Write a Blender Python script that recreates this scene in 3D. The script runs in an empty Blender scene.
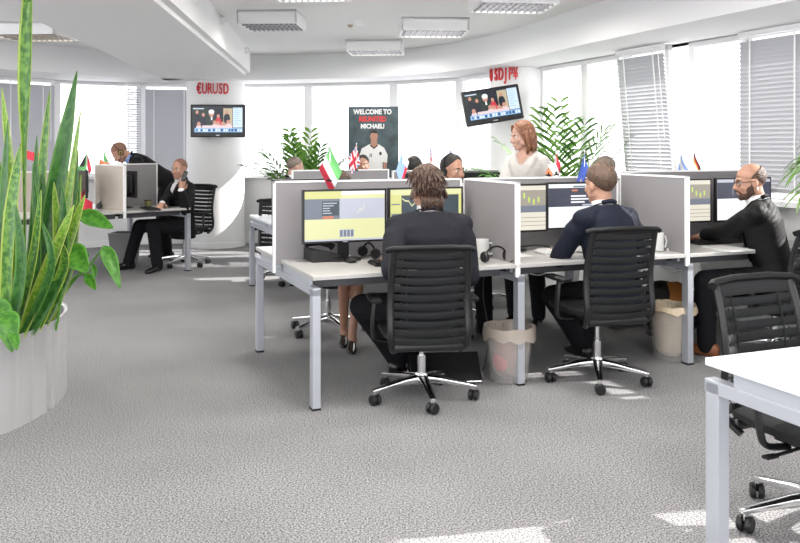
import bpy, bmesh, math, random
from mathutils import Vector, Matrix, Euler

# ------------------------------------------------------------------ camera, world, sun, exposure
SC = bpy.context.scene
COL = SC.collection
F, HOR, CH = 835.0, 147.0, 1.45            # focal length in px, horizon row, eye height
cam_d = bpy.data.cameras.new('camera')
cam = bpy.data.objects.new('camera', cam_d); COL.objects.link(cam)
cam.location = (0, 0, CH); cam.rotation_euler = (math.pi / 2, 0, 0)
cam_d.sensor_width = 36.0; cam_d.sensor_fit = 'HORIZONTAL'
cam_d.lens = F * 36.0 / 800.0
cam_d.shift_y = -(271.5 - HOR) / 800.0
cam_d.clip_start = 0.05
SC.camera = cam
SC.view_settings.view_transform = 'Standard'
SC.view_settings.look = 'None'
SC.view_settings.exposure = 1.22
SC.view_settings.gamma = 1.0
SC.view_settings.use_curve_mapping = False

world = bpy.data.worlds.new('sky'); SC.world = world
world.use_nodes = True
bg = world.node_tree.nodes['Background']
bg.inputs[0].default_value = (0.955, 0.965, 1.0, 1)
bg.inputs[1].default_value = 1.5

sun_d = bpy.data.lights.new('sun', 'SUN'); sun_d.energy = 6.0; sun_d.angle = math.radians(0.6)
sun_d.color = (1.0, 0.965, 0.92)
sun = bpy.data.objects.new('sun', sun_d); COL.objects.link(sun)
SAZ, SEL = math.radians(10), math.radians(27)
sdir = Vector((math.cos(SAZ) * math.cos(SEL), math.sin(SAZ) * math.cos(SEL), math.sin(SEL)))
sun.rotation_euler = sdir.to_track_quat('Z', 'Y').to_euler()
sun.location = (8, 3, 6)

# ------------------------------------------------------------------ helpers
R = math.radians
random.seed(7)
V = Vector
UANG = 22.0
U = V((math.cos(R(UANG)), math.sin(R(UANG)), 0)); W = V((-math.sin(R(UANG)), math.cos(R(UANG)), 0))
O = V((-0.48, 4.58, 0))
def D(u, v, z=0.0): return O + U * u + W * v + V((0, 0, z))      # desk-row coordinates to world
def wp(px, py, Y): return V(((px - 400) / F * Y, Y, CH - (py - HOR) / F * Y))
def rz(a): return Matrix.Rotation(a, 4, 'Z')
def rx(a): return Matrix.Rotation(a, 4, 'X')
def ry(a): return Matrix.Rotation(a, 4, 'Y')
def tr(*a): return Matrix.Translation(V(a[0]) if len(a) == 1 else V(a))

MATS = {}
def mat(name, col, rough=0.5, metal=0.0, bump=0.0, bscale=60.0, var=0.0, vscale=20.0, emit=0.0, spec=0.5, trans=0.0, coat=0.0):
    if name in MATS: return MATS[name]
    m = bpy.data.materials.new(name); m.use_nodes = True
    nt = m.node_tree; b = nt.nodes['Principled BSDF']
    b.inputs['Base Color'].default_value = (*col, 1)
    b.inputs['Roughness'].default_value = rough
    b.inputs['Metallic'].default_value = metal
    b.inputs['Specular IOR Level'].default_value = spec
    if coat: b.inputs['Coat Weight'].default_value = coat
    if trans: b.inputs['Transmission Weight'].default_value = trans
    if emit:
        b.inputs['Emission Color'].default_value = (*col, 1); b.inputs['Emission Strength'].default_value = emit
    tc = nt.nodes.new('ShaderNodeTexCoord')
    if var:
        n = nt.nodes.new('ShaderNodeTexNoise'); n.inputs['Scale'].default_value = vscale; n.inputs['Detail'].default_value = 3
        nt.links.new(tc.outputs['Object'], n.inputs['Vector'])
        r = nt.nodes.new('ShaderNodeValToRGB')
        r.color_ramp.elements[0].position = 0.3; r.color_ramp.elements[1].position = 0.7
        r.color_ramp.elements[0].color = (*[max(0, c * (1 - var)) for c in col], 1)
        r.color_ramp.elements[1].color = (*[min(1, c * (1 + var)) for c in col], 1)
        nt.links.new(n.outputs['Fac'], r.inputs['Fac']); nt.links.new(r.outputs['Color'], b.inputs['Base Color'])
    if bump:
        n2 = nt.nodes.new('ShaderNodeTexNoise'); n2.inputs['Scale'].default_value = bscale; n2.inputs['Detail'].default_value = 4
        nt.links.new(tc.outputs['Object'], n2.inputs['Vector'])
        bp = nt.nodes.new('ShaderNodeBump'); bp.inputs['Strength'].default_value = bump; bp.inputs['Distance'].default_value = 0.02
        nt.links.new(n2.outputs['Fac'], bp.inputs['Height']); nt.links.new(bp.outputs['Normal'], b.inputs['Normal'])
    MATS[name] = m
    return m

def tag(o, label=None, cat=None, group=None, kind=None):
    if label: o['label'] = label
    if cat: o['category'] = cat
    if group: o['group'] = group
    if kind: o['kind'] = kind
    return o

def thing(name, label, cat, loc=(0, 0, 0), rot=0.0, group=None):
    o = bpy.data.objects.new(name, None); COL.objects.link(o)
    o.empty_display_size = 0.1
    o.location = loc; o.rotation_euler = (0, 0, rot)
    return tag(o, label, cat, group)

class MB:
    """collects shapes in one bmesh; build() links them as one mesh object"""
    def __init__(s): s.bm = bmesh.new(); s.mi = 0
    def _fin(s, vs, M):
        if M is not None: bmesh.ops.transform(s.bm, matrix=M, verts=vs)
        fs = set()
        for v in vs:
            for f in v.link_faces: fs.add(f)
        for f in fs: f.material_index = s.mi
        return vs
    def box(s, c, size, M=None, bev=0.0, seg=2):
        g = bmesh.ops.create_cube(s.bm, size=1.0)
        vs = g['verts']
        bmesh.ops.transform(s.bm, matrix=Matrix.Translation(V(c)) @ Matrix.Diagonal((*size, 1)), verts=vs)
        if bev:
            es = list({e for v in vs for e in v.link_edges})
            r = bmesh.ops.bevel(s.bm, geom=es, offset=bev, segments=seg, affect='EDGES', profile=0.5)
            vs = list({v for f in r['faces'] for v in f.verts} | {v for v in vs if v.is_valid})
            # bevel leaves the six flat faces too
            st = list(vs); seen = set(st)
            while st:
                v = st.pop()
                for e in v.link_edges:
                    q = e.other_vert(v)
                    if q not in seen: seen.add(q); st.append(q)
            vs = list(seen)
        return s._fin(vs, M)
    def bar(s, a, b, w, h, up=(0, 0, 1), bev=0.0):
        a, b = V(a), V(b); d = b - a; L = d.length; y = d.normalized()
        x = y.cross(V(up))
        if x.length < 1e-4: x = y.cross(V((1, 0, 0)))
        x.normalize(); z = x.cross(y)
        M = Matrix((( x.x, y.x, z.x, (a.x+b.x)/2), (x.y, y.y, z.y, (a.y+b.y)/2), (x.z, y.z, z.z, (a.z+b.z)/2), (0, 0, 0, 1)))
        return s.box((0, 0, 0), (w, L, h), M, bev)
    def ring(s, pts): return [s.bm.verts.new(p) for p in pts]
    def skin(s, rings, cap=True, close=True):
        n = len(rings[0]); vs = [v for r in rings for v in r]
        for a, b in zip(rings, rings[1:]):
            for i in range(n if close else n - 1):
                j = (i + 1) % n
                try: s.bm.faces.new((a[i], a[j], b[j], b[i]))
                except ValueError: pass
        if cap and n > 2:
            try: s.bm.faces.new(rings[0][::-1]); s.bm.faces.new(rings[-1])
            except ValueError: pass
        return s._fin(vs, None)
    def cyl(s, a, b, r0, r1=None, n=14):
        return s.tube([a, b], [r0, r0 if r1 is None else r1], n)
    def tube(s, pts, rad, n=8, flat=1.0, up=(0, 0, 1), closed=False):
        pts = [V(p) for p in pts]
        if not isinstance(rad, (list, tuple)): rad = [rad] * len(pts)
        rings = []; px = None
        for i, p in enumerate(pts):
            if closed: d = pts[(i + 1) % len(pts)] - pts[i - 1]
            else: d = pts[min(i + 1, len(pts) - 1)] - pts[max(i - 1, 0)]
            d.normalize()
            if px is None:
                x = d.cross(V(up))
                if x.length < 1e-3: x = d.cross(V((1, 0, 0)))
            else: x = px - d * px.dot(d)
            x.normalize(); px = x; y = d.cross(x)
            rings.append(s.ring([p + x * math.cos(2*math.pi*k/n) * rad[i] + y * math.sin(2*math.pi*k/n) * rad[i] * flat for k in range(n)]))
        if closed:
            return s.skin(rings + [rings[0]], cap=False)
        return s.skin(rings)
    def lathe(s, prof, n=24, M=None, cap=False, sx=1.0, sy=1.0):
        rings = [s.ring([(r * math.cos(2*math.pi*k/n) * sx, r * math.sin(2*math.pi*k/n) * sy, z) for k in range(n)]) for r, z in prof]
        vs = s.skin(rings, cap=cap)
        return s._fin(vs, M)
    def ell(s, c, r, M=None, sub=2):
        g = bmesh.ops.create_icosphere(s.bm, subdivisions=sub, radius=1.0)
        if not isinstance(r, (tuple, list)): r = (r, r, r)
        bmesh.ops.transform(s.bm, matrix=(M or Matrix()) @ Matrix.Translation(V(c)) @ Matrix.Diagonal((*r, 1)), verts=g['verts'])
        return s._fin(g['verts'], None)
    def cap(s, a, b, ra, rb, n=12, flat=1.0, side=None):
        """capsule with rounded ends; flat scales the radius along 'side'"""
        a, b = V(a), V(b); d = b - a
        if d.length < 1e-6: d = V((0, 0, 1e-4))
        d.normalize()
        e1 = V(side) if side is not None else (V((0, 0, 1)) if abs(d.z) < .9 else V((1, 0, 0)))
        e1 = e1 - d * e1.dot(d); e1.normalize(); e2 = d.cross(e1)
        rings = []
        for c, r, angs in ((a, ra, (-80, -55, -28, 0)), (b, rb, (0, 28, 55, 80))):
            for g in angs:
                q = r * math.cos(R(g)); h = r * math.sin(R(g))
                rings.append(s.ring([c + d * h + e1 * q * flat * math.cos(2*math.pi*k/n) + e2 * q * math.sin(2*math.pi*k/n) for k in range(n)]))
        return s.skin(rings)
    def loft(s, rows, n=20, p=2.3):
        """rows: (centre, half-width vector, half-depth vector); superellipse rings"""
        rings = []
        for c, a, b in rows:
            c, a, b = V(c), V(a), V(b); pts = []
            for k in range(n):
                t = 2 * math.pi * k / n; ct, st = math.cos(t), math.sin(t)
                pts.append(c + a * math.copysign(abs(ct) ** (2 / p), ct) + b * math.copysign(abs(st) ** (2 / p), st))
            rings.append(s.ring(pts))
        return s.skin(rings)
    def prism(s, pts, d, M=None):
        """polygon in xy extruded by d in z"""
        lo = s.ring([(x, y, 0) for x, y in pts]); hi = s.ring([(x, y, d) for x, y in pts])
        return s._fin(s.skin([lo, hi]), M)
    def quad(s, *p):
        vs = s.ring(p); s.bm.faces.new(vs); return s._fin(vs, None)
    def build(s, name, m, parent=None, smooth=False, angle=40, M=None):
        if M is not None: bmesh.ops.transform(s.bm, matrix=M, verts=s.bm.verts)
        bmesh.ops.recalc_face_normals(s.bm, faces=s.bm.faces)
        me = bpy.data.meshes.new(name); s.bm.to_mesh(me); s.bm.free()
        return link_mesh(name, me, m, parent, smooth, angle)

def link_mesh(name, me, m, parent=None, smooth=False, angle=40):
    for k in (m if isinstance(m, (list, tuple)) else [m]): me.materials.append(k)
    if smooth:
        me.polygons.foreach_set('use_smooth', [True] * len(me.polygons))
        if angle < 180: me.set_sharp_from_angle(angle=R(angle))
    o = bpy.data.objects.new(name, me); COL.objects.link(o)
    if parent: o.parent = parent
    return o

def struct(o): o['kind'] = 'structure'; return o

def dup(root, loc=None, rot=None, label=None, group=None):
    r = root.copy(); COL.objects.link(r)
    if loc is not None: r.location = loc
    if rot is not None: r.rotation_euler = (0, 0, rot)
    if label: r['label'] = label
    if group: r['group'] = group
    for ch in root.children:
        c = ch.copy(); COL.objects.link(c); c.parent = r
        for g in ch.children:
            d = g.copy(); COL.objects.link(d); d.parent = c
    return r

def text_mesh(txt, size, depth, M, bold=0.0, sx=1.0):
    cu = bpy.data.curves.new('t', 'FONT'); cu.body = txt; cu.size = size; cu.extrude = depth; cu.align_x = 'CENTER'; cu.align_y = 'CENTER'
    cu.offset = bold; cu.resolution_u = 3
    ob = bpy.data.objects.new('t', cu); COL.objects.link(ob)
    dg = bpy.context.evaluated_depsgraph_get(); dg.update()
    me = bpy.data.meshes.new_from_object(ob.evaluated_get(dg))
    bpy.data.objects.remove(ob); bpy.data.curves.remove(cu)
    me.materials.clear()
    me.transform(M @ Matrix.Diagonal((sx, 1, 1, 1)))
    return me

def remesh(mb, voxel, smooth=3, disp=None):
    me = bpy.data.meshes.new('tmp')
    bmesh.ops.recalc_face_normals(mb.bm, faces=mb.bm.faces)
    mb.bm.to_mesh(me); mb.bm.free()
    ob = bpy.data.objects.new('tmp', me); COL.objects.link(ob)
    md = ob.modifiers.new('r', 'REMESH'); md.mode = 'VOXEL'; md.voxel_size = voxel; md.use_smooth_shade = True
    if smooth:
        sm = ob.modifiers.new('s', 'SMOOTH'); sm.factor = 0.5; sm.iterations = smooth
    dg = bpy.context.evaluated_depsgraph_get(); dg.update()
    out = bpy.data.meshes.new_from_object(ob.evaluated_get(dg))
    bpy.data.objects.remove(ob); bpy.data.meshes.remove(me)
    out.materials.clear()
    return out

# ------------------------------------------------------------------ materials
M_WALL = mat('white_paint', (0.80, 0.80, 0.80), 0.75, bump=0.05, bscale=200)
M_CEIL = mat('ceiling_paint', (0.80, 0.80, 0.80), 0.85)
M_BULK = mat('bulkhead_paint', (0.78, 0.78, 0.79), 0.8)
M_TRIM = mat('white_trim', (0.85, 0.85, 0.85), 0.4)
M_ALU = mat('polished_aluminium', (0.82, 0.82, 0.83), 0.16, 1.0)
M_SILV = mat('silver_powder_coat', (0.50, 0.52, 0.57), 0.36, 0.45)
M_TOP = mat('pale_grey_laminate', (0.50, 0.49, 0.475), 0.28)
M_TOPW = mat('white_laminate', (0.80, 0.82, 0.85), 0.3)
M_DIV = mat('grey_divider_felt', (0.25, 0.24, 0.25), 0.75, bump=0.08, bscale=300)
M_DIVB = mat('beige_divider', (0.46, 0.41, 0.36), 0.7, bump=0.08, bscale=300)
M_FRAME = mat('dark_grey_frame', (0.10, 0.10, 0.11), 0.5)
M_BLK = mat('black_plastic', (0.008, 0.008, 0.009), 0.35)
M_BLKM = mat('black_matte_plastic', (0.006, 0.006, 0.007), 0.55, spec=.3)
M_SLAT = mat('dark_grey_mesh', (0.009, 0.010, 0.011), 0.5, spec=.3, bump=0.35, bscale=500)
M_SUIT = mat('charcoal_suit', (0.014, 0.0145, 0.020), 0.8, spec=.22, bump=0.45, bscale=9, var=0.15, vscale=80)
M_SUITB = mat('navy_suit', (0.010, 0.013, 0.025), 0.8, spec=.22, bump=0.45, bscale=9, var=0.15, vscale=80)
M_SUITK = mat('black_suit', (0.006, 0.006, 0.007), 0.65, spec=.22, bump=0.45, bscale=9)
M_TROU = mat('black_trousers', (0.006, 0.006, 0.008), 0.85, spec=.22, bump=0.35, bscale=10)
M_SHIRT = mat('white_shirt', (0.78, 0.78, 0.80), 0.7)
M_BLOUSE = mat('cream_blouse', (0.56, 0.535, 0.51), 0.7, bump=0.3, bscale=14)
M_SKIN = mat('skin', (0.47, 0.255, 0.175), 0.5, var=0.08, vscale=30)
M_SKINP = mat('pale_skin', (0.52, 0.31, 0.235), 0.5, var=0.06, vscale=30)
M_SKINT = mat('tan_skin', (0.33, 0.17, 0.11), 0.5, var=0.06, vscale=30)
M_HBR = mat('brown_hair', (0.075, 0.040, 0.026), 0.45, bump=0.6, bscale=90, var=0.45, vscale=70)
M_HLB = mat('light_brown_hair', (0.10, 0.058, 0.038), 0.5, bump=0.5, bscale=120, var=0.3, vscale=60)
M_HRED = mat('auburn_hair', (0.24, 0.10, 0.05), 0.42, bump=0.5, bscale=90, var=0.3, vscale=50)
M_HBK = mat('dark_hair', (0.013, 0.010, 0.008), 0.5, bump=0.5, bscale=100)
M_HGR = mat('grey_hair', (0.20, 0.16, 0.13), 0.55, bump=0.5, bscale=120, var=0.25, vscale=70)
M_STUB = mat('shaved_hair', (0.24, 0.125, 0.085), 0.7, var=0.2, vscale=150)
M_BEARD = mat('brown_beard', (0.08, 0.04, 0.028), 0.8, bump=0.5, bscale=200, var=0.3, vscale=150)
M_EYEW = mat('eye_white', (0.8, 0.78, 0.75), 0.25)
M_EYED = mat('eye_dark', (0.03, 0.02, 0.015), 0.2)
M_SHOE = mat('black_leather', (0.010, 0.010, 0.010), 0.22)
M_SHOEB = mat('brown_leather', (0.20, 0.065, 0.025), 0.35)
M_RED = mat('red_letters', (0.62, 0.02, 0.03), 0.45)
M_BINL = mat('cream_bin_liner', (0.66, 0.54, 0.38), 0.45, bump=0.4, bscale=25)
M_WIRE = mat('dark_wire', (0.02, 0.02, 0.02), 0.5)
M_WHITEP = mat('white_plastic', (0.75, 0.75, 0.74), 0.35)
M_SOIL = mat('soil', (0.03, 0.022, 0.016), 0.95, bump=0.8, bscale=60)

def leaf_mat(name, dark, light, edge, bands):
    m = bpy.data.materials.new(name); m.use_nodes = True; nt = m.node_tree; b = nt.nodes['Principled BSDF']
    b.inputs['Roughness'].default_value = 0.32
    uv = nt.nodes.new('ShaderNodeUVMap'); sp = nt.nodes.new('ShaderNodeSeparateXYZ'); nt.links.new(uv.outputs[0], sp.inputs[0])
    mp = nt.nodes.new('ShaderNodeMapping'); mp.inputs['Scale'].default_value = (1.2, bands, 1); nt.links.new(uv.outputs[0], mp.inputs[0])
    n = nt.nodes.new('ShaderNodeTexNoise'); n.inputs['Scale'].default_value = 2.2; n.inputs['Detail'].default_value = 2; nt.links.new(mp.outputs[0], n.inputs['Vector'])
    r = nt.nodes.new('ShaderNodeValToRGB'); r.color_ramp.elements[0].position = .42; r.color_ramp.elements[1].position = .60
    r.color_ramp.elements[0].color = (*dark, 1); r.color_ramp.elements[1].color = (*light, 1); nt.links.new(n.outputs['Fac'], r.inputs['Fac'])
    s1 = nt.nodes.new('ShaderNodeMath'); s1.operation = 'SUBTRACT'; s1.inputs[1].default_value = .5; nt.links.new(sp.outputs[0], s1.inputs[0])
    ab = nt.nodes.new('ShaderNodeMath'); ab.operation = 'ABSOLUTE'; nt.links.new(s1.outputs[0], ab.inputs[0])
    gt = nt.nodes.new('ShaderNodeMath'); gt.operation = 'GREATER_THAN'; gt.inputs[1].default_value = .41; nt.links.new(ab.outputs[0], gt.inputs[0])
    mx = nt.nodes.new('ShaderNodeMixRGB'); nt.links.new(gt.outputs[0], mx.inputs[0]); nt.links.new(r.outputs[0], mx.inputs[1]); mx.inputs[2].default_value = (*edge, 1)
    nt.links.new(mx.outputs[0], b.inputs['Base Color'])
    tl = nt.nodes.new('ShaderNodeBsdfTranslucent'); nt.links.new(mx.outputs[0], tl.inputs[0])
    ms = nt.nodes.new('ShaderNodeMixShader'); ms.inputs[0].default_value = .22
    nt.links.new(b.outputs[0], ms.inputs[1]); nt.links.new(tl.outputs[0], ms.inputs[2])
    nt.links.new(ms.outputs[0], nt.nodes['Material Output'].inputs[0])
    return m
M_SANS = leaf_mat('snake_leaf', (0.055, 0.19, 0.025), (0.19, 0.40, 0.06), (0.42, 0.55, 0.09), 14)
M_SANSD = leaf_mat('dark_snake_leaf', (0.03, 0.13, 0.022), (0.07, 0.22, 0.04), (0.12, 0.30, 0.05), 10)
M_SANSL = leaf_mat('bright_snake_leaf', (0.17, 0.38, 0.03), (0.38, 0.58, 0.08), (0.55, 0.66, 0.14), 16)
M_POTH = leaf_mat('glossy_green_leaf', (0.05, 0.20, 0.02), (0.11, 0.33, 0.035), (0.11, 0.33, 0.035), 3)
M_PALM = leaf_mat('palm_leaf', (0.04, 0.13, 0.02), (0.10, 0.23, 0.04), (0.09, 0.20, 0.035), 3)
M_PALML = leaf_mat('light_palm_leaf', (0.10, 0.25, 0.035), (0.22, 0.38, 0.07), (0.20, 0.36, 0.06), 3)

def glass_mat():
    m = bpy.data.materials.new('window_glass'); m.use_nodes = True; nt = m.node_tree; nt.nodes.clear()
    o = nt.nodes.new('ShaderNodeOutputMaterial'); mx = nt.nodes.new('ShaderNodeMixShader'); mx.inputs[0].default_value = .06
    t = nt.nodes.new('ShaderNodeBsdfTransparent'); t.inputs[0].default_value = (.98, .98, .985, 1); g = nt.nodes.new('ShaderNodeBsdfGlossy'); g.inputs['Roughness'].default_value = .02
    nt.links.new(t.outputs[0], mx.inputs[1]); nt.links.new(g.outputs[0], mx.inputs[2]); nt.links.new(mx.outputs[0], o.inputs[0])
    return m
M_GLASS = glass_mat()
def film_mat(name, col, fac):
    m = bpy.data.materials.new(name); m.use_nodes = True; nt = m.node_tree
    b = nt.nodes['Principled BSDF']; b.inputs['Base Color'].default_value = (*col, 1); b.inputs['Roughness'].default_value = .3
    mx = nt.nodes.new('ShaderNodeMixShader'); mx.inputs[0].default_value = fac
    t = nt.nodes.new('ShaderNodeBsdfTransparent')
    nt.links.new(t.outputs[0], mx.inputs[1]); nt.links.new(b.outputs[0], mx.inputs[2]); nt.links.new(mx.outputs[0], nt.nodes['Material Output'].inputs[0])
    return m
M_FILM = film_mat('clear_plastic', (.55, .53, .52), .25)
M_LINER = film_mat('thin_plastic_liner', (.55, .47, .40), .5)
def blind_mat():
    m = bpy.data.materials.new('blind_slat'); m.use_nodes = True; nt = m.node_tree; b = nt.nodes['Principled BSDF']
    b.inputs['Base Color'].default_value = (.47, .475, .50, 1); b.inputs['Roughness'].default_value = .45
    return m
M_BLIND = blind_mat()

def carpet_mat():
    m = bpy.data.materials.new('grey_carpet'); m.use_nodes = True; nt = m.node_tree; b = nt.nodes['Principled BSDF']
    b.inputs['Roughness'].default_value = .95; b.inputs['Specular IOR Level'].default_value = .15
    tc = nt.nodes.new('ShaderNodeTexCoord')
    n = nt.nodes.new('ShaderNodeTexNoise'); n.inputs['Scale'].default_value = 130; n.inputs['Detail'].default_value = 3; n.inputs['Roughness'].default_value = .7
    n2 = nt.nodes.new('ShaderNodeTexNoise'); n2.inputs['Scale'].default_value = 1.1; n2.inputs['Detail'].default_value = 3
    nt.links.new(tc.outputs['Object'], n.inputs['Vector']); nt.links.new(tc.outputs['Object'], n2.inputs['Vector'])
    r = nt.nodes.new('ShaderNodeValToRGB'); r.color_ramp.elements[0].position = .36; r.color_ramp.elements[1].position = .66
    r.color_ramp.elements[0].color = (.035, .035, .038, 1); r.color_ramp.elements[1].color = (.48, .475, .48, 1)
    nt.links.new(n.outputs['Fac'], r.inputs['Fac'])
    mx = nt.nodes.new('ShaderNodeMixRGB'); mx.blend_type = 'OVERLAY'; mx.inputs[0].default_value = .25
    nt.links.new(r.outputs[0], mx.inputs[1]); nt.links.new(n2.outputs['Fac'], mx.inputs[2]); nt.links.new(mx.outputs[0], b.inputs['Base Color'])
    bp = nt.nodes.new('ShaderNodeBump'); bp.inputs['Strength'].default_value = .3; bp.inputs['Distance'].default_value = .006
    nt.links.new(n.outputs['Fac'], bp.inputs['Height']); nt.links.new(bp.outputs[0], b.inputs['Normal'])
    return m
M_CARPET = carpet_mat()

def steel_mat():
    m = mat('brushed_steel', (0.82, 0.82, 0.83), 0.26, 0.7)
    nt = m.node_tree; b = nt.nodes['Principled BSDF']
    tc = nt.nodes.new('ShaderNodeTexCoord'); mp = nt.nodes.new('ShaderNodeMapping'); mp.inputs['Scale'].default_value = (7, 7, .2)
    n = nt.nodes.new('ShaderNodeTexNoise'); n.inputs['Scale'].default_value = 1.0; n.inputs['Detail'].default_value = 2
    nt.links.new(tc.outputs['Object'], mp.inputs[0]); nt.links.new(mp.outputs[0], n.inputs['Vector'])
    bp = nt.nodes.new('ShaderNodeBump'); bp.inputs['Strength'].default_value = .6; bp.inputs['Distance'].default_value = .05
    nt.links.new(n.outputs['Fac'], bp.inputs['Height']); nt.links.new(bp.outputs['Normal'], b.inputs['Normal'])
    return m
M_STEEL = steel_mat()
def emis(name, col, s=1.0):
    m = mat(name, col, 0.3, emit=s); m.node_tree.nodes['Principled BSDF'].inputs['Base Color'].default_value = (*[c*.06 for c in col], 1); return m

# ------------------------------------------------------------------ room
def slab(name, x0, x1, y0, y1, z0, z1, m):
    b = MB(); b.box(((x0+x1)/2, (y0+y1)/2, (z0+z1)/2), (x1-x0, y1-y0, z1-z0)); return struct(b.build(name, m))
slab('floor', -8, 7, -3.5, 14, -.1, 0, M_CARPET)

def spline(pts, k=6):
    out = []
    P = [V((*p, 0)) if len(p) == 2 else V(p) for p in pts]
    for i in range(len(P) - 1):
        p0, p1, p2, p3 = P[max(i-1, 0)], P[i], P[i+1], P[min(i+2, len(P)-1)]
        for j in range(k):
            t = j / k
            out.append(.5 * ((2*p1) + (p2-p0)*t + (2*p0-5*p1+4*p2-p3)*t*t + (3*p1-p0-3*p2+p3)*t**3))
    out.append(P[-1]); return out

ZS, ZT = 1.02, 2.40         # sill and head heights
bulk = spline([(-6.0, 7.2), (-5.6, 8.8), (-4.8, 10.25), (-3.5, 11.45), (-2.05, 11.8), (-.9, 11.55), (0, 11.1), (.6, 10.5), (1.06, 9.7), (1.4, 8.75), (1.74, 7.63), (2.2, 6.35), (2.57, 5.36), (3.3, 3.55), (4.74, .22), (5.5, -1.7)])
def win_pts():
    right = [O.xy + U.xy * 3.98 + W.xy * b for b in BR]
    left = [V(p) for p in ((1.45, 10.32), (.78, 11.4), (-.115, 12.05), (-1.385, 12.45), (-2.65, 12.7), (-3.85, 12.45), (-4.85, 11.8), (-5.75, 10.8), (-6.4, 9.4), (-6.8, 7.4))]
    return left, right
BR = [4.2, 3.3, 2.46, 1.64, .95, .2, -.48, -1.02, -2.35, -3.1, -3.8, -4.5, -5.2, -6.4]
WL, WR = win_pts()
WALLP = WL[::-1] + WR
# ceiling slab follows the outer wall line
b = MB()
cp = [(-6.8, -3.5)] + [(p.x, p.y) for p in WALLP] + [(WALLP[-1].x, -3.5)]
b.prism(cp, .1, tr(0, 0, 2.75)); struct(b.build('ceiling', M_CEIL))
# bulkhead: inner face plus soffit out to the window wall
b = MB()
lo = b.ring([(p.x, p.y, 2.40) for p in bulk]); hi = b.ring([(p.x, p.y, 2.75) for p in bulk])
b.skin([lo, hi], cap=False, close=False)
cen = V((-2.0, 5.0))
o2 = []
for i, p in enumerate(bulk):
    d = (bulk[min(i+1, len(bulk)-1)] - bulk[max(i-1, 0)]).xy.normalized(); nrm = V((-d.y, d.x))
    q = p.xy + nrm * 1.35
    o2.append((q.x, q.y, 2.40))
lo2 = b.ring(o2)
b.skin([b.ring([(p.x, p.y, 2.40) for p in bulk]), lo2], cap=False, close=False)
struct(b.build('trim_1', M_BULK, smooth=True, angle=50))

# dropped beam running back to the left column
b = MB()
bl = [(-2.55, 4.6), (-3.35, 11.9)]; brr = [(-1.53, 4.6), (-2.06, 11.15)]
def beamring(p, q): return b.ring([(p[0], p[1], 2.75), (p[0], p[1], 2.40), (q[0], q[1], 2.40), (q[0], q[1], 2.44), (q[0]+.06, q[1], 2.44), (q[0]+.06, q[1], 2.75)])
b.skin([beamring((-2.0, -3.4), (-.98, -3.4)), beamring(bl[0], brr[0]), beamring(bl[1], brr[1])])
struct(b.build('trim_2', M_CEIL))

def wall_run(pts, name, z0, z1, th=.16):
    b = MB(); inn, out = [], []
    for i, p in enumerate(pts):
        d = (pts[min(i+1, len(pts)-1)] - pts[max(i-1, 0)]).normalized(); nrm = V((-d.y, d.x))
        out.append(p + nrm * th); inn.append(p)
    rings = [b.ring([(a.x, a.y, z0), (a.x, a.y, z1), (o.x, o.y, z1), (o.x, o.y, z0)]) for a, o in zip(inn, out)]
    b.skin(rings); return struct(b.build(name, M_WALL))
wall_run(WL[::-1], 'wall_back', 0, ZS); wall_run([WL[0]] + WR, 'wall_right', 0, ZS)
wall_run(WL[::-1], 'wall_back_lintel', ZT, 2.75); wall_run([WL[0]] + WR, 'wall_right_lintel', ZT, 2.75)
# sills and skirting
def sill(pts, name, z, dep, h):
    b = MB(); rings = []
    for i, p in enumerate(pts):
        d = (pts[min(i+1, len(pts)-1)] - pts[max(i-1, 0)]).normalized(); nrm = V((-d.y, d.x))
        a = p - nrm * dep; o = p + nrm * .02
        rings.append(b.ring([(a.x, a.y, z), (a.x, a.y, z+h), (o.x, o.y, z+h), (o.x, o.y, z)]))
    b.skin(rings); return struct(b.build(name, M_TRIM))
sill(WL[::-1], 'trim_3', ZS - .03, .14, .04); sill([WL[0]] + WR, 'trim_4', ZS - .03, .14, .04)
sill(WL[::-1], 'baseboard_back', 0, .02, .09); sill([WL[0]] + WR, 'baseboard_right', 0, .02, .09)

nwin = 0
def window(p, q, leaf=True):
    """one window: frame mesh with its pane as a child, both standing in the wall line"""
    global nwin; nwin += 1
    b = MB(); d = (q - p).normalized(); L = (q - p).length; w = .05
    n = V((-d.y, d.x)); off = n * .07
    P = lambda s, z: V((p.x + d.x*s + off.x, p.y + d.y*s + off.y, z))
    for s in (w/2, L - w/2): b.bar(P(s, ZS), P(s, ZT), w, .07, up=(d.x, d.y, 0))
    for z in (ZS + w/2, ZT - w/2): b.bar(P(0, z), P(L, z), .07, w)
    if leaf:
        b.bar(P(L*.5, ZT - .28), P(L - .02, ZT - .28), .03, .02)
    o = struct(b.build('window_%d' % nwin, M_TRIM))
    g = MB(); g.quad(P(w, ZS+w), P(L-w, ZS+w), P(L-w, ZT-w), P(w, ZT-w)); g.build('pane', M_GLASS, o)
    return o
for a, c in zip(WL[::-1], WL[::-1][1:]): window(a, c, False)
SKIPW = (1,)
for i, (a, c) in enumerate(zip(WR, WR[1:])):
    if i == 2: continue           # the tilted sash, below
    window(a, c, False)
window(WL[0], WR[0], False)

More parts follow.
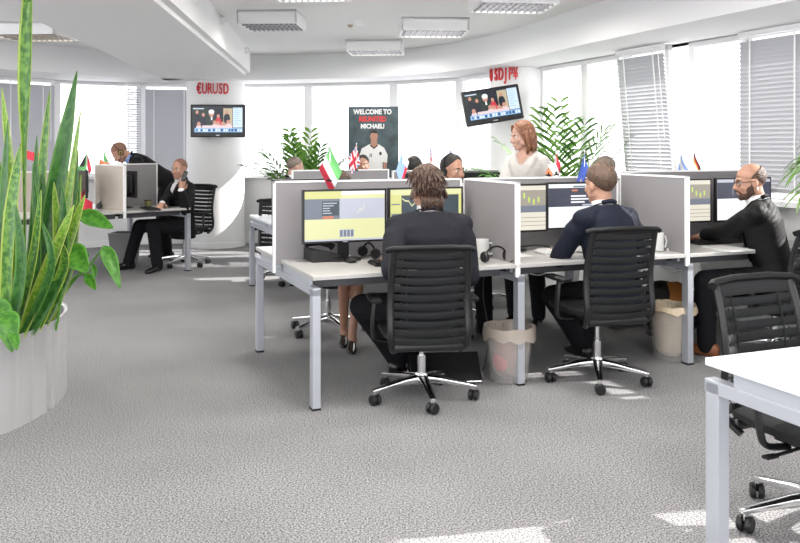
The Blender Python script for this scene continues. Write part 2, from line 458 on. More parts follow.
def blind(p, q, label, z0=ZS+.06, z1=ZT-.01, ang=55, M=None, pitch=.036, inset=.05, group='venetian blinds'):
    """venetian blind in front of a window between plan points p and q"""
    d = (q - p).normalized(); L = (q - p).length; n = V((d.y, -d.x))     # n into the room
    base = p + n * inset
    t = thing('window_blind', label, 'blind', (base.x, base.y, z0), math.atan2(d.y, d.x), group)
    if M is not None: t.rotation_euler = (M, 0, t.rotation_euler.z)
    h = z1 - z0
    b = MB(); b.box((L/2, 0, h - .02), (L-.03, .04, .04), bev=.004); b.build('headrail', M_TRIM, t)
    b = MB(); k = int((h - .06) / pitch)
    for i in range(k):
        z = .025 + i * pitch
        b.box((0, 0, 0), (L - .04, .042, .0014), tr(L/2, 0, z) @ rx(R(ang)))
    b.build('slats', M_BLIND, t)
    b = MB(); b.box((L/2, 0, .008), (L-.04, .045, .014), bev=.003); b.build('bottom_rail', M_TRIM, t)
    for f in ((.2, .8) if L < .9 else (.15, .5, .85)):
        b = MB(); b.box((L*f, -.026, h/2), (.014, .003, h-.03)); b.build('ladder_tape', M_TRIM, t)
    b = MB(); b.cyl((L*.93, -.04, h-.04), (L*.93, -.04, h*.35), .004, n=6); b.build('wand', M_TRIM, t)
    return t

# blinds on the right-hand windows (one sash stands tilted open) and on the far left windows
def tilted_window():
    global nwin; nwin += 1
    p, q = WR[2], WR[3]; d = (q - p).normalized(); L = (q - p).length; n = V((d.y, -d.x)); w = .05
    e = struct(bpy.data.objects.new('window_%d' % nwin, None)); COL.objects.link(e)
    e.location = (p.x + n.x*.02, p.y + n.y*.02, ZS); e.rotation_euler = (R(5.5), 0, math.atan2(d.y, d.x)); h = ZT - ZS
    b = MB()
    for s in (.03+w/2, L-.03-w/2): b.bar((s, 0, .02), (s, 0, h-.01), w, .05, up=(1, 0, 0))
    for z in (.045, h-.035): b.bar((.03, 0, z), (L-.03, 0, z), .05, w)
    b.build('window_frame', M_TRIM, e)
    g = MB(); g.quad((.08, .01, .05), (L-.08, .01, .05), (L-.08, .01, h-.05), (.08, .01, h-.05)); g.build('pane', M_GLASS, e)
tilted_window()
blind(WR[2] + (WR[3]-WR[2])*.06, WR[2] + (WR[3]-WR[2])*.94, 'blind on the window sash that stands tilted open into the room', M=R(5.5), ang=-55, inset=.07)
blind(WR[4], WR[5], 'closed grey blind on the window just left of the right edge of the photo', ang=-64)
blind(WR[5], WR[6], 'unseen grey blind past the right edge, slats open to stripe the balding man with sun', ang=22)  # out of view; slats tilted so sun stripes reach the man's back
blind(WR[6], WR[7], 'unseen blind beyond the right edge, lowered to leave a low strip of sun', z0=ZS+.14, ang=-58)  # out of view; bottom gap shaped for the small sun patch on the carpet
blind(WR[7], WR[8], 'unseen closed blind beyond the right edge, placed to keep sun off the floor', ang=-60)  # out of view, placed to block sun from the open floor
def part_seg(i, f0, f1): a, c = WL[::-1][i], WL[::-1][i+1]; return a + (c-a)*f0, a + (c-a)*f1
NL = len(WL)
# WL reversed: index 4 runs px 57-142, 5 runs px 142-225
blind(*part_seg(4, .03, .62), 'closed grey blind beside the left column with the red letters', ang=62)
blind(*part_seg(3, .78, .99), 'narrow pale blind next to the bright window over the bending man', ang=30)
blind(*part_seg(2, .03, .97), 'closed blue-grey blind behind the tall snake plant leaves', ang=62)
blind(*part_seg(1, .03, .97), 'closed blind at the far left edge behind the snake plant', ang=62)
blind(*part_seg(8, .10, .95), 'pale half-open blind between the poster windows and the right column', ang=12)

# columns
def column(name, x, y, r, z1=2.75):
    b = MB(); b.lathe([(r, 0), (r, z1)], 64, tr(x, y, 0), cap=True)
    o = struct(b.build(name, M_WALL, smooth=True))
    s = MB(); s.lathe([(r+.012, 0), (r+.012, .08), (r, .085)], 64, tr(x, y, 0)); s.build('skirting', M_TRIM, o, smooth=True)
    return o
C1 = (-2.715, 12.3, .42); C2 = (1.47, 10.25, .36)
column('wall_column_left', *C1); column('wall_column_right', *C2)

# red letters on the columns
def letters(name, label, chars, size, z, C, px0, dpx, sx=.5):
    t = thing(name, label, 'letters', (C[0], C[1], z)); pc = 400 + C[0]/C[1]*F
    for i, ch in enumerate(chars):
        r_ = C[2] + .012; lo_, hi_ = -1.35, 1.2; want = px0 + i*dpx
        for _ in range(40):
            m_ = (lo_ + hi_)/2; px_ = 400 + F*(C[0] + r_*math.sin(m_))/(C[1] - r_*math.cos(m_))
            if px_ < want: lo_ = m_
            else: hi_ = m_
        s = math.sin(m_)
        Mx = Matrix.Rotation(math.asin(s), 4, 'Z') @ tr(0, -C[2] - .012, 0) @ rx(math.pi/2)
        link_mesh('letter', text_mesh(ch, size, .010, Mx, bold=.003, sx=sx), M_RED, t)
letters('wall_lettering', 'red letters reading an exchange pair on the left column, above its screen', '\u20acURUSD', .215, 2.275, C1, 199, 5.4, .53)
letters('wall_lettering', 'red letters ending in a yen sign on the right column, above the tilted screen', 'USDJP\u00a5', .205, 2.315, C2, 491.0, 4.9, .52)

# televisions
E = emis
T_NAVY = E('screen_navy', (.012, .016, .03), .5); T_DK = E('screen_dark_green', (.02, .035, .03), .5); T_SKIN = E('screen_skin', (.55, .27, .2), .5); T_WHITE = E('screen_white', (.8, .82, .86), .5)
T_BLUE = E('screen_light_blue', (.28, .5, .78), .5); T_PALE = E('screen_pale_blue', (.62, .74, .86), .5); T_RED = E('screen_red', (.6, .03, .05), .5); T_INK = E('screen_ink_blue', (.03, .08, .22), .5); T_TAN = E('screen_tan', (.5, .42, .28), .5); T_PINK = E('screen_pink', (.75, .6, .62), .5)
for _m in ('T',): pass
TVM = [T_NAVY, T_DK, T_SKIN, T_WHITE, T_BLUE, T_PALE, T_RED, T_INK, T_TAN, T_PINK]
def tv(label, loc, rot, roll=0, pitch=0, w=.76, arm=0):
    t = thing('television', label, 'television', loc, 0); t.rotation_euler = Euler((pitch, roll, rot), 'XYZ')
    h = w * .60
    b = MB(); b.box((0, .03, 0), (w, .06, h), bev=.012); b.box((0, .075, 0), (w*.7, .05, h*.6), bev=.02); b.build('housing', M_BLK, t)
    b = MB(); b.box((0, .11, 0), (.2, .03, .2), bev=.005); b.bar((0, .11, 0), (arm, .12+abs(arm)*1.0+.12, 0), .07, .07); b.build('wall_bracket', M_BLKM, t)
    s = MB(); W2, H2 = w*.46, h*.40; z0 = h*.045
    def rc(x0, z0_, x1, z1_, mi, lay):
        s.mi = mi; y = -.0015 - lay * .0006
        s.quad((x0*W2, y, z0 + z0_*H2), (x1*W2, y, z0 + z0_*H2), (x1*W2, y, z0 + z1_*H2), (x0*W2, y, z0 + z1_*H2))
    def el(cx, cz, rx_, rz_, mi, lay):
        s.mi = mi; y = -.0015 - lay * .0006
        vs = s.ring([((cx + rx_*math.cos(k*math.pi/6))*W2, y, z0 + (cz + rz_*math.sin(k*math.pi/6))*H2) for k in range(12)]); s.bm.faces.new(vs); s._fin(vs, None)
    rc(-1, -1, 1, 1, 0, 0); rc(-1, -.2, -.35, .9, 1, 1); rc(.22, -.5, .58, .85, 8, 1); rc(.60, -.62, .98, .9, 5, 1)
    rc(-.98, .78, -.55, .86, 5, 2)
    for cx, cz, hr, sk, bw in ((-.82, .55, 1, 2, 0), (-.57, .35, 1, 2, 0), (.02, .25, 6, 2, 6), (.36, .55, 0, 2, 0)):
        el(cx, cz - .5, .13, .42, bw, 2); el(cx, cz, .06, .15, sk, 3)
    el(-.27, -.15, .20, .55, 1, 4); el(-.25, .45, .105, .26, 2, 5); el(-.25, .58, .115, .18, 3, 6); rc(-.27, -.05, -.21, .2, 3, 6)
    for cx, cz in ((-.75, -.35), (-.12, -.25), (.02, -.3), (.2, -.35), (.42, -.2), (.3, -.45)):
        el(cx, cz, .075, .17, 2, 7); el(cx, cz - .28, .11, .2, 9, 7)
    rc(-.62, -.66, .58, -.46, 9, 8); rc(-.92, -.98, .98, -.66, 4, 9)
    random.seed(3)
    x = -.85
    while x < .9:
        dx = random.uniform(.03, .09); rc(x, -.92, x + dx, -.74 + random.uniform(-.03, .04), random.choice((7, 7, 3)), 10); x += dx + random.uniform(.02, .05)
    for k in range(9): rc(.64, .8 - k*.15, .64 + random.uniform(.15, .3), .84 - k*.15, 4, 3)
    s.build('screen', TVM, t)
    b = MB(); b.box((0, -.001, -h*.44), (.05, .003, .010)); b.build('badge', M_SILV, t)
    return t
tv('black wall television under the red letters on the left column', (-2.54, 11.64, 1.45+26/F*11.7), R(1.5), 0, 0, .76)
tv('black wall television hung crooked on the right column', (1.07, 9.62, 1.45+42/F*9.62), R(7), R(-9), R(-7), .68, .2)

# poster on a slim stand in front of the back windows
P_GREY = mat('poster_slate', (.045, .075, .085), .35, var=.5, vscale=6); P_WH = mat('poster_white', (.8, .8, .8), .5); P_RD = mat('poster_red', (.7, .03, .03), .5); P_SK = mat('poster_skin', (.42, .22, .15), .5); P_BK = mat('poster_black', (.02, .02, .02), .5)
pt = thing('poster_stand', 'slate grey welcome poster with a white-shirted sportsman in front of the back windows', 'poster', (-.37, 11.6, 0), R(-4))
b = MB(); b.box((0, 0, 1.52), (.70, .018, .98)); b.build('poster_board', P_GREY, pt)
b = MB(); b.box((0, .03, .6), (.03, .03, 1.2)); b.box((0, .02, .01), (.5, .3, .02)); b.build('stand', M_SILV, pt)
for txt, z, m_, sz in (('WELCOME TO', 1.935, P_WH, .092), ('REUNITED', 1.835, P_RD, .092), ('MICHAEL!', 1.735, P_WH, .086)):
    link_mesh('lettering', text_mesh(txt, sz, .002, tr(-.01, -.011, z) @ rx(math.pi/2), bold=.004, sx=.88), m_, pt)
b = MB()
def pp(pts, mi, lay):
    b.mi = mi; vs = b.ring([(x, -.0095 - lay*.0008, z) for x, z in pts]); b.bm.faces.new(vs); b._fin(vs, None)
def pe(cx, cz, r1, r2, mi, lay): pp([(cx + r1*math.cos(k*math.pi/8), cz + r2*math.sin(k*math.pi/8)) for k in range(16)], mi, lay)
pp([(-.20, 1.05), (-.20, 1.32), (-.16, 1.43), (-.05, 1.49), (.07, 1.49), (.15, 1.44), (.20, 1.34), (.19, 1.22), (.13, 1.24), (.13, 1.05)], 0, 1)
pp([(.14, 1.05), (.14, 1.24), (.185, 1.235), (.19, 1.05)], 1, 2); pp([(-.04, 1.46), (-.03, 1.56), (.05, 1.56), (.06, 1.46), (.01, 1.43)], 1, 2)
pe(.01, 1.60, .055, .078, 1, 3); pp([(-.05, 1.60), (-.05, 1.66), (0, 1.69), (.05, 1.68), (.07, 1.61), (.055, 1.64), (-.03, 1.645)], 2, 4)
pp([(-.05, 1.36), (-.05, 1.31), (-.04, 1.31), (-.04, 1.36)], 2, 3); pp([(-.03, 1.36), (-.03, 1.31), (-.02, 1.31), (-.02, 1.36)], 2, 3); pe(.10, 1.36, .018, .025, 2, 3)
pp([(-.05, 1.475), (.01, 1.42), (.07, 1.475), (.06, 1.487), (.01, 1.44), (-.04, 1.487)], 2, 3)
b.build('printed_figure', [P_WH, P_SK, P_BK], pt)

# ceiling luminaires
M_TUBE = emis('lit_tube', (1.0, .80, .50), 1.6)
M_TUBEW = emis('cool_lit_tube', (1.0, .97, .92), 2.2)
M_LOUV = mat('louvre_metal', (.30, .30, .32), .35, .6)
M_OFF = mat('unlit_tube', (.25, .25, .27), .4)
def luminaire(label, px0, px1, py_b, L=1.22, rot=0, z=2.7498, hgt=.13, wd=.62, Y=None, tube=M_TUBEW, power=9):
    Yc = Y or (1.17 * F / (HOR - py_b)); cx = ((px0 + px1) / 2 - 400) / F * Yc
    t = thing('ceiling_light', label, 'light', (cx, Yc, z), rot, 'box ceiling lights with egg-crate louvres')
    b = MB(); h = hgt
    for sx in (-1, 1): b.box((sx*(L/2-.008), 0, -h/2), (.016, wd, h))
    for sy in (-1, 1): b.box((0, sy*(wd/2-.008), -h/2), (L, .016, h))
    b.box((0, 0, -.01), (L, wd, .02)); b.build('housing', M_TRIM, t)
    b = MB()
    for k in range(1, 12): b.box((-L/2 + L*k/12, 0, -h+.015), (.005, wd-.03, .028))
    for k in range(1, 4): b.box((0, -wd/2 + wd*k/4, -h+.016), (L-.03, .012, .032))
    b.build('louvre', M_LOUV, t)
    for k in (-1, 0, 1):
        b = MB(); b.cyl((-L/2+.06, k*wd*.29, -.065), (L/2-.06, k*wd*.29, -.065), .034, n=10); b.build('tube', tube, t)
    ld = bpy.data.lights.new('lamp', 'AREA'); ld.shape = 'RECTANGLE'; ld.size = L*.9; ld.size_y = wd*.9; ld.energy = power; ld.color = (1, .96, .9)
    lo_ = bpy.data.objects.new('lamp_light', ld); COL.objects.link(lo_); lo_.parent = t; lo_.location = (0, 0, -h-.01)
    return t
luminaire('box ceiling light beside the dropped beam, with its dark grid showing', 243, 303, 0, L=.57, rot=R(-3), Y=8.2, wd=.6, power=3, tube=M_OFF)
luminaire('farthest and smallest of the box ceiling lights, above the poster', 348, 404, 47, L=.68, rot=R(-4), Y=10.4, wd=.6)
luminaire('box ceiling light between the far small one and the top edge of the photo', 398, 468, 29, L=.68, rot=R(3), Y=8.65, wd=.6)
luminaire('box ceiling light cut by the top edge, nearest the right bulkhead', 472, 553, 4, L=.66, rot=R(6), Y=7.05, wd=.55)
luminaire('ceiling light with just a sliver of louvre showing at the top edge', 276, 340, 0, L=.6, rot=R(-5), Y=6.45, wd=.6)
luminaire('warm-lit ceiling light behind the tall snake plant leaf on the left', 2, 68, 36, L=.72, rot=R(-4), Y=8.95, wd=.6, tube=M_TUBE)
for x_, y_, l_ in ((-.2, 4.6, 'over the left front desk'), (1.3, 4.9, 'over the middle front desk'), (-.3, 2.3, 'over the open carpet'), (1.6, 2.4, 'over the foreground desk'), (-.2, .2, 'above the camera'), (1.8, -.2, 'behind the foreground desk'), (-3.6, 3.6, 'over the steel planter'), (-3.8, 6.2, 'beyond the steel planter')):  # unseen lights added over the near room to brighten the foreground
    luminaire('added unseen box light to brighten the room, out of frame ' + l_, 400, 400, 0, L=.66, rot=R(5), Y=4.0, wd=.6, power=14).location = (x_, y_, 2.7498)
for x_, y_, z_, l_ in ((-1.763, 8.22, 2.70, 'small round white cap on the side of the dropped beam, nearer the top edge'), (-1.947, 10.49, 2.665, 'small round white cap on the far end of the dropped beam side')):
    t = thing('beam_cap', l_, 'cap', (x_ + .012, y_, z_), R(4.6)); b = MB(); b.lathe([(0, .03), (.03, .028), (.04, .015), (.04, -.02)], 16, ry(math.pi/2)); b.build('shell', M_TRIM, t, True); b = MB(); b.lathe([(.018, .031), (.022, .033), (.026, .030)], 16, ry(math.pi/2)); b.build('ring', M_SILV, t)
# smoke detector, sensor and small spots
t = thing('smoke_detector', 'small round white detector on the ceiling among the box lights', 'detector', (-.42, 8.6, 2.75))
b = MB(); b.lathe([(.0, -.055), (.035, -.055), (.05, -.04), (.055, -.012), (.06, -.01), (.06, 0)], 20); b.build('body', M_TRIM, t, smooth=True)
b = MB(); b.lathe([(.036, -.052), (.040, -.050), (.043, -.046)], 20); b.build('vent_ring', M_SILV, t)
t = thing('motion_sensor', 'tiny tan sensor on the ceiling beside the round detector', 'sensor', (-.53, 8.9, 2.75))
b = MB(); b.lathe([(0, -.03), (.02, -.025), (.03, -.01), (.03, 0)], 14); b.build('dome', mat('tan_plastic', (.45, .38, .26), .5), t, smooth=True)

# ------------------------------------------------------------------ desks
def legpost(b, u, v, z=.664, w=.046, d=.06): b.box((u, v, z/2), (w, d, z), bev=.002)
def desk(label, base, rot, width, depth, sgn, left=True, right=False, top=M_TOP, inset=0.0, end_beam=True, group=None, lm=M_SILV, fv=.03):
    """half of a double bench: local x runs along the row; depth grows along sgn*y from the outer edge at y=0"""
    t = thing('desk', label, 'desk', base, rot, group)
    y0, y1 = sorted((0, sgn * depth))
    b = MB(); b.box((width/2, (y0+y1)/2, .7275), (width-.006, y1-y0, .025), bev=.003); b.build('tabletop', top, t)
    b = MB()
    for yy in (sgn*.2, sgn*(depth-.08)): b.box((width/2, yy, .672), (width-.05, .04, .05))
    b.build('underframe', M_FRAME, t)
    ends = ([.024] if left else []) + ([width-.024] if right else [])
    for e in ends:
        ins = inset if e < width/2 else 0
        b = MB(); legpost(b, e+ins, sgn*fv); l = b.build('leg', lm, t)
        b = MB(); b.box((e+ins, sgn*fv, .006), (.05, .064, .012)); b.build('foot', M_BLKM, l)
        if end_beam:
            b = MB(); b.box((e, sgn*depth/2, .650), (.046, depth, .044), bev=.002); b.build('end_beam', lm, t)
            b = MB(); b.box((e, sgn*(depth/2+.05), .694), (.022, depth-.14, .043)); b.build('side_rail', lm, t)
    return t
DW, DD = 1.29, .734
A22 = R(UANG)
GA = 'front row bench desks'
for i, lab in enumerate(('front desk at the left end of the row, in front of the charcoal-suited man', 'front desk in the middle of the row, in front of the navy-suited man', 'front desk at the right end of the row, under the hands of the balding man')):
    desk(lab, D(i*DW, 0), A22, DW, DD, 1, True, i == 2)
for i, lab in enumerate(('far-side desk backing onto the left desk of the front row', 'far-side desk backing onto the middle desk of the front row', 'far-side desk backing onto the right desk of the front row')):
    desk(lab, D(i*DW, 2*DD), A22, DW, DD, -1, True, i == 2)

def divider(label, a, c, z0=.70, z1=1.236, m=M_DIV, th=.032, tongue=False):
    a, c = V(a), V(c); d = c - a; L = d.xy.length
    t = thing('desk_divider', label, 'divider', (a.x, a.y, 0), math.atan2(d.y, d.x))
    b = MB(); b.box((L/2, 0, (z0+z1)/2), (L-.02, th*.8, z1-z0-.02)); b.build('panel', m, t)
    b = MB(); b.box((L/2, 0, z1-.006), (L, th, .012)); b.box((.007, 0, (z0+z1)/2-.02), (.014, th, z1-z0+.04)); b.box((L-.007, 0, (z0+z1)/2), (.014, th, z1-z0))
    b.build('edge_trim', M_TRIM, t)
    b = MB()
    for s in (.2, L-.2): b.box((s, 0, z0-.01), (.05, .05, .03))
    b.build('clamp', M_BLKM, t)
    return t
MID = DD + .004
divider('long grey divider behind the left front desk, its white edge nearest the Italian-looking flag', D(-.045, MID), D(DW-.02, MID))
divider('grey divider behind the middle front desk', D(DW+.02, MID), D(2*DW-.02, MID))
divider('grey divider behind the right front desk, low under the German flag', D(2*DW+.02, MID), D(3*DW-.03, MID), z1=1.27)
divider('grey side divider between the charcoal-suited man and the navy-suited man', D(DW, .0), D(DW, DD-.02))
divider('grey side divider between the navy-suited man and the man in glasses', D(2*DW, .0), D(2*DW, DD-.02), z1=1.255)
divider('side divider on the far side of the row, left of the headset man', D(DW, 2*DD), D(DW, DD+.03), z1=1.20)
divider('side divider on the far side of the row, right of the headset man', D(2*DW, 2*DD), D(2*DW, DD+.03), z1=1.20)

# second row behind
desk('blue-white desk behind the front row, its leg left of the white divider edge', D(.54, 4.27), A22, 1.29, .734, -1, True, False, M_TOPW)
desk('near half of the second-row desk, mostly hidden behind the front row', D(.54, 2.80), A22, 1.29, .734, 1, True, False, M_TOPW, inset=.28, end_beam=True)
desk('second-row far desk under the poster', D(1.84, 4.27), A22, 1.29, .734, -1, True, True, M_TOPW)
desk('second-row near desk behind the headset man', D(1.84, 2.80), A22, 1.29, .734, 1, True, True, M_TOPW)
divider('second-row divider whose white edge shows left of the flag', D(.805, 3.535), D(1.82, 3.535), z1=1.225)
divider('second-row divider in front of the poster', D(1.86, 3.535), D(3.1, 3.535), z1=1.21)

# left group, turned 45 degrees
OL = V((-2.45, 9.78, 0)); UL = V((math.cos(R(45)), math.sin(R(45)), 0)); WLv = V((-UL.y, UL.x, 0))
def DL(u, v, z=0.0): return OL + UL*u + WLv*v + V((0, 0, z))
desk('desk at the left where the man on the phone sits at the end', DL(-.82, 0), R(45), .82, DD, 1, False, True, M_TOP)
desk('desk left of the beige divider, partly behind the snake plant', DL(-2.1, 0), R(45), 1.28, DD, 1, True, False, M_TOP)
desk('desk behind the left divider where a man bends over', DL(-.82, 2*DD), R(45), .82, DD, -1, False, True, M_TOP)
desk('far-left desk behind the beige boxes', DL(-2.1, 2*DD), R(45), 1.28, DD, -1, True, True, M_TOP)
divider('beige divider facing the snake plant, its white edge at the desk front', DL(-.82, 0), DL(-.82, DD-.02), m=M_DIVB, z1=1.25)
divider('grey divider between the man on the phone and the bending man', DL(-.80, MID), DL(-.03, MID), z1=1.25)
divider('beige divider along the desks behind the snake plant', DL(-2.1, MID), DL(-.97, MID), m=M_DIVB, z1=1.18)

# foreground desk on the right
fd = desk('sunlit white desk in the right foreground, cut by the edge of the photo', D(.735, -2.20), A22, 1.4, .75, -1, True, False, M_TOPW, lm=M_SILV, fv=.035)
desk('near half of the sunlit foreground desk, out of the frame', D(.735, -3.71), A22, 1.4, .75, 1, True, False, M_TOPW)

# ------------------------------------------------------------------ office chairs
def make_chair(label, base_rot=0.0, drop=0.0):
    t = thing('office_chair', label, 'chair', (0, 0, 0), 0, 'black mesh office chairs on polished five-star bases')
    # five-star base, each arm with its caster
    b = MB(); b.lathe([(0, .075), (.035, .075), (.045, .09), (.045, .13), (.035, .15), (.03, .15)], 20); hub = b.build('base_hub', M_ALU, t, smooth=True)
    for k in range(5):
        a = base_rot + k * 2*math.pi/5; d = V((math.cos(a), math.sin(a), 0)); s = V((-d.y, d.x, 0))
        b = MB()
        rows = []
        for q, z, w, h in ((.03, .115, .034, .026), (.12, .108, .027, .021), (.22, .094, .022, .015), (.30, .082, .019, .012), (.318, .080, .016, .009)):
            rows.append((d*q + V((0, 0, z)), s*w, V((0, 0, h))))
        b.loft(rows, 12, 3); b.cyl(d*.30 + V((0, 0, .085)), d*.30 + V((0, 0, .045)), .012, n=8)
        arm = b.build('base_arm', M_ALU, t, smooth=True)
        b = MB(); ca = a + random.uniform(-1, 1); cd = V((math.cos(ca), math.sin(ca), 0)); c0 = d*.30 + V((0, 0, .031))
        for q in (-.016, .016):
            b.lathe([(.0, -.011), (.026, -.011), (.031, -.006), (.031, .006), (.026, .011), (0, .011)], 18, tr(c0 + cd*q) @ Matrix.Rotation(ca, 4, 'Z') @ ry(math.pi/2))
        b.box((0, 0, 0), (.02, .03, .03), tr(c0 + V((0, 0, .016)))); b.build('caster', M_BLK, arm, smooth=True)
    b = MB(); b.cyl((0, 0, .14), (0, 0, .25), .025, n=16); b.build('column_sleeve', M_ALU, t, smooth=True)
    b = MB(); b.cyl((0, 0, .24), (0, 0, .38), .015, n=16); b.build('gas_spring', M_ALU, t, smooth=True)
    # mechanism and seat
    b = MB(); b.box((0, -.02, .392), (.17, .26, .055), bev=.015); b.cyl((.08, .02, .395), (.26, .02, .385), .007, n=8); b.box((.28, .02, .385), (.06, .03, .012), bev=.004); b.build('mechanism', M_BLKM, t)
    b = MB(); rows = []
    for y, w, z, h in ((-.235, .17, .462, .010), (-.225, .215, .462, .022), (-.1, .235, .458, .028), (.08, .24, .458, .030), (.19, .235, .455, .030), (.245, .21, .446, .024), (.262, .17, .440, .010)):
        rows.append(((0, y, z), (w, 0, 0), (0, 0, h)))
    b.loft(rows, 24, 4); b.build('seat', M_SLAT, t, smooth=True)
    # back: two S-curved uprights, top bar, bottom bar
    prof = [(-.20, .385, .19), (-.255, .43, .210), (-.275, .50, .216), (-.262, .60, .216), (-.258, .70, .214), (-.275, .80, .212), (-.30, .89, .208), (-.322, .955, .204)]
    b = MB()
    for sx in (-1, 1):
        b.tube([(sx*x, y, z) for y, z, x in spline(prof, 3)], [.019]*len(spline(prof, 3)), 10, flat=.75)
    b.box((0, -.235, .415), (.40, .05, .045), bev=.014); b.build('back_frame', M_BLK, t, smooth=True)
    b = MB(); b.tube([(-.240, -.304, .955), (-.215, -.318, .965), (-.1, -.338, .972), (.1, -.338, .972), (.215, -.318, .965), (.240, -.304, .955)], .020, 10, flat=.8); b.loft([((x, -.330 + .35*x*x, .935), (0, .006, .002), (0, -.008, .030)) for x in (-.20, -.1, 0, .1, .20)], 10, 3); b.build('top_bar', M_BLKM, t, smooth=True)
    P = spline([(y, z, 0) for y, z, x in prof], 8)
    def back(z):
        for q, w in zip(P, P[1:]):
            if q.y <= z <= w.y: return q.x + (w.x - q.x) * (z - q.y) / max(1e-6, w.y - q.y)
        return P[-1].x
    b = MB(); n = 11
    for i in range(n):
        z = .462 + i * (.932 - .462) / (n-1); y = back(z)
        rows = []
        for x in (-.206, -.14, -.07, 0, .07, .14, .206):
            q = (x / .206) ** 2
            rows.append(((x, y - .030*(1-q), z - .008*(1-q)), (0, .004, .0015), (0, -.003, .0178)))
        b.loft(rows, 8, 3)
    for sx in (-.13, .13):
        b.tube([(sx, back(z)-.012, z) for z in (.45, .55, .65, .75, .85, .94)], .004, 6)
    for i in range(n):
        z = .462 + i * (.932 - .462) / (n-1)
        for sx in (-1, 1): b.bar((sx*.192, back(z)-.006, z-.018), (sx*.155, back(z)-.016, z+.018), .006, .008)
    b.build('back_slats', M_SLAT, t, smooth=True)
    for sx in (-1, 1):
        b = MB(); q = [(sx*.17, .0, .40), (sx*.26, -.01, .41), (sx*.285, -.02, .45), (sx*.285, -.03, .55), (sx*.275, -.03, .635)]
        b.tube([(p.x, p.y, p.z) for p in spline(q, 4)], .020, 10, flat=.6); post = b.build('arm_post', M_BLK, t, smooth=True)
        b = MB(); rows = []
        for y, w, h in ((-.135, .025, .008), (-.125, .036, .013), (0, .042, .014), (.10, .038, .013), (.115, .028, .008)):
            rows.append(((sx*.275, y, .65), (w, 0, 0), (0, 0, h)))
        b.loft(rows, 14, 3); b.build('arm_pad', M_BLKM, post, smooth=True)
    if drop:
        for ch in t.children:
            if not ch.name.startswith(('base', 'column', 'gas')): ch.location.z = -drop
            if ch.name.startswith('gas'): ch.location.z = -min(drop, .05)
    return t
def yaw_of(deg): return R(deg - 90)         # facing direction in world degrees -> rotation (local +y faces forward)

CH1 = V((.125, 4.83, 0)); CH2 = V((1.225, 5.19, 0)); CH3 = V((2.58, 5.76, 0)); CH4 = V((1.60, 3.18, 0))
c1 = make_chair('black slatted office chair of the charcoal-suited man with shaggy hair', R(64 - 98 + 90), .065); c1.location = CH1; c1.rotation_euler.z = yaw_of(98)
c2 = make_chair('black slatted office chair of the navy-suited man in the middle', R(188 - 106 + 90)); c2.location = CH2; c2.rotation_euler.z = yaw_of(106)
c4 = make_chair('empty black office chair at the sunlit desk in the right foreground', R(186.5 + 66 + 90), .065); c4.location = CH4; c4.rotation_euler.z = yaw_of(-66)
dup(c1, CH3, yaw_of(122), 'black office chair of the balding man in glasses, at the right edge')
WCH = V((-.43, 6.28, 0))
dup(c2, D(.66, 1.86), yaw_of(-70), 'office chair across from the left front desk, its base seen past the bare legs')
dup(c1, D(1.76, 2.02), yaw_of(-66), 'office chair of the headset man on the far side of the middle desk')
dup(c2, D(3.22, 2.02), yaw_of(-72), 'office chair of the grey-haired man hidden behind the navy-suited man')
dup(c1, wp(280, 0, 8.95).xy.to_3d(), yaw_of(100), 'black slatted chair showing between the left column and the white divider')
dup(c2, V((-2.64, 10.22, 0)), yaw_of(240), 'office chair of the man on the phone at the left desk, next to the column')
dup(c1, D(2.27, 2.42 - .02), yaw_of(100), 'office chair of the dark-haired man in the second row')
dup(c2, D(2.46, 4.82), yaw_of(-75), 'office chair of the man under the poster')

# ------------------------------------------------------------------ people
def ik(a, t, l1, l2, hint):
    a, t, hint = V(a), V(t), V(hint); d = t - a; L = d.length
    if L > l1 + l2 - .006: t = a + d.normalized() * (l1 + l2 - .006); d = t - a; L = d.length
    x = (l1*l1 - l2*l2 + L*L) / (2*L); h = math.sqrt(max(0, l1*l1 - x*x)); dn = d.normalized()
    n = hint - dn * hint.dot(dn); n.normalize()
    return a + dn*x + n*h, t

def add_hand(b, w, d, n, side, curl, s, fist=False):
    """palm, four fingers, thumb. w wrist, d pointing direction, n back-of-hand normal, side +1 right / -1 left"""
    d = V(d).normalized(); n = V(n); n = (n - d*n.dot(d)).normalized(); x = d.cross(n)      # x to the right when the back of the hand is up
    P = lambda a, f, h: w + x*a*s + d*f*s + n*h*s
    b.loft([(P(0, -.02, 0), x*.026*s, n*.019*s), (P(0, .01, 0), x*.028*s, n*.018*s), (P(.0, .05, .002), x*.038*s, n*.015*s), (P(0, .085, .002), x*.041*s, n*.013*s), (P(0, .098, .0), x*.036*s, n*.008*s)], 14, 2.6)
    inn = -side                                    # thumb side: right hand palm-down -> left
    for i, (o, L, r) in enumerate(((-.030, .070, .0085), (-.010, .078, .009), (.011, .074, .0086), (.031, .058, .0078))):
        o = o * side; p = P(o, .088, .001); dd = d + x*(o*1.5)
        c = curl * (1 + .12*i); ang = c*.5
        for k, (f, rr) in enumerate(((.45, 1.0), (.30, .92), (.25, .82))):
            v = (dd.normalized()*math.cos(ang) - n*math.sin(ang)); q = p + v * L * f * s
            b.cap(p, q, r*rr*s, r*rr*.94*s, 8); p = q; ang += c*.75
    p = P(inn*.024, .015, -.004); v = (d*.62 + x*inn*.75 - n*.25).normalized()
    q = p + v*.042*s; b.cap(p, q, .014*s, .0105*s, 8)
    v2 = (d*.95 + x*inn*.25 - n*(.25 + curl*.3)).normalized(); q2 = q + v2*.032*s; b.cap(q, q2, .0105*s, .009*s, 8)
    v3 = (d*1.0 - x*inn*.1 - n*(.2+curl*.4)).normalized(); b.cap(q2, q2 + v3*.024*s, .009*s, .0075*s, 8)

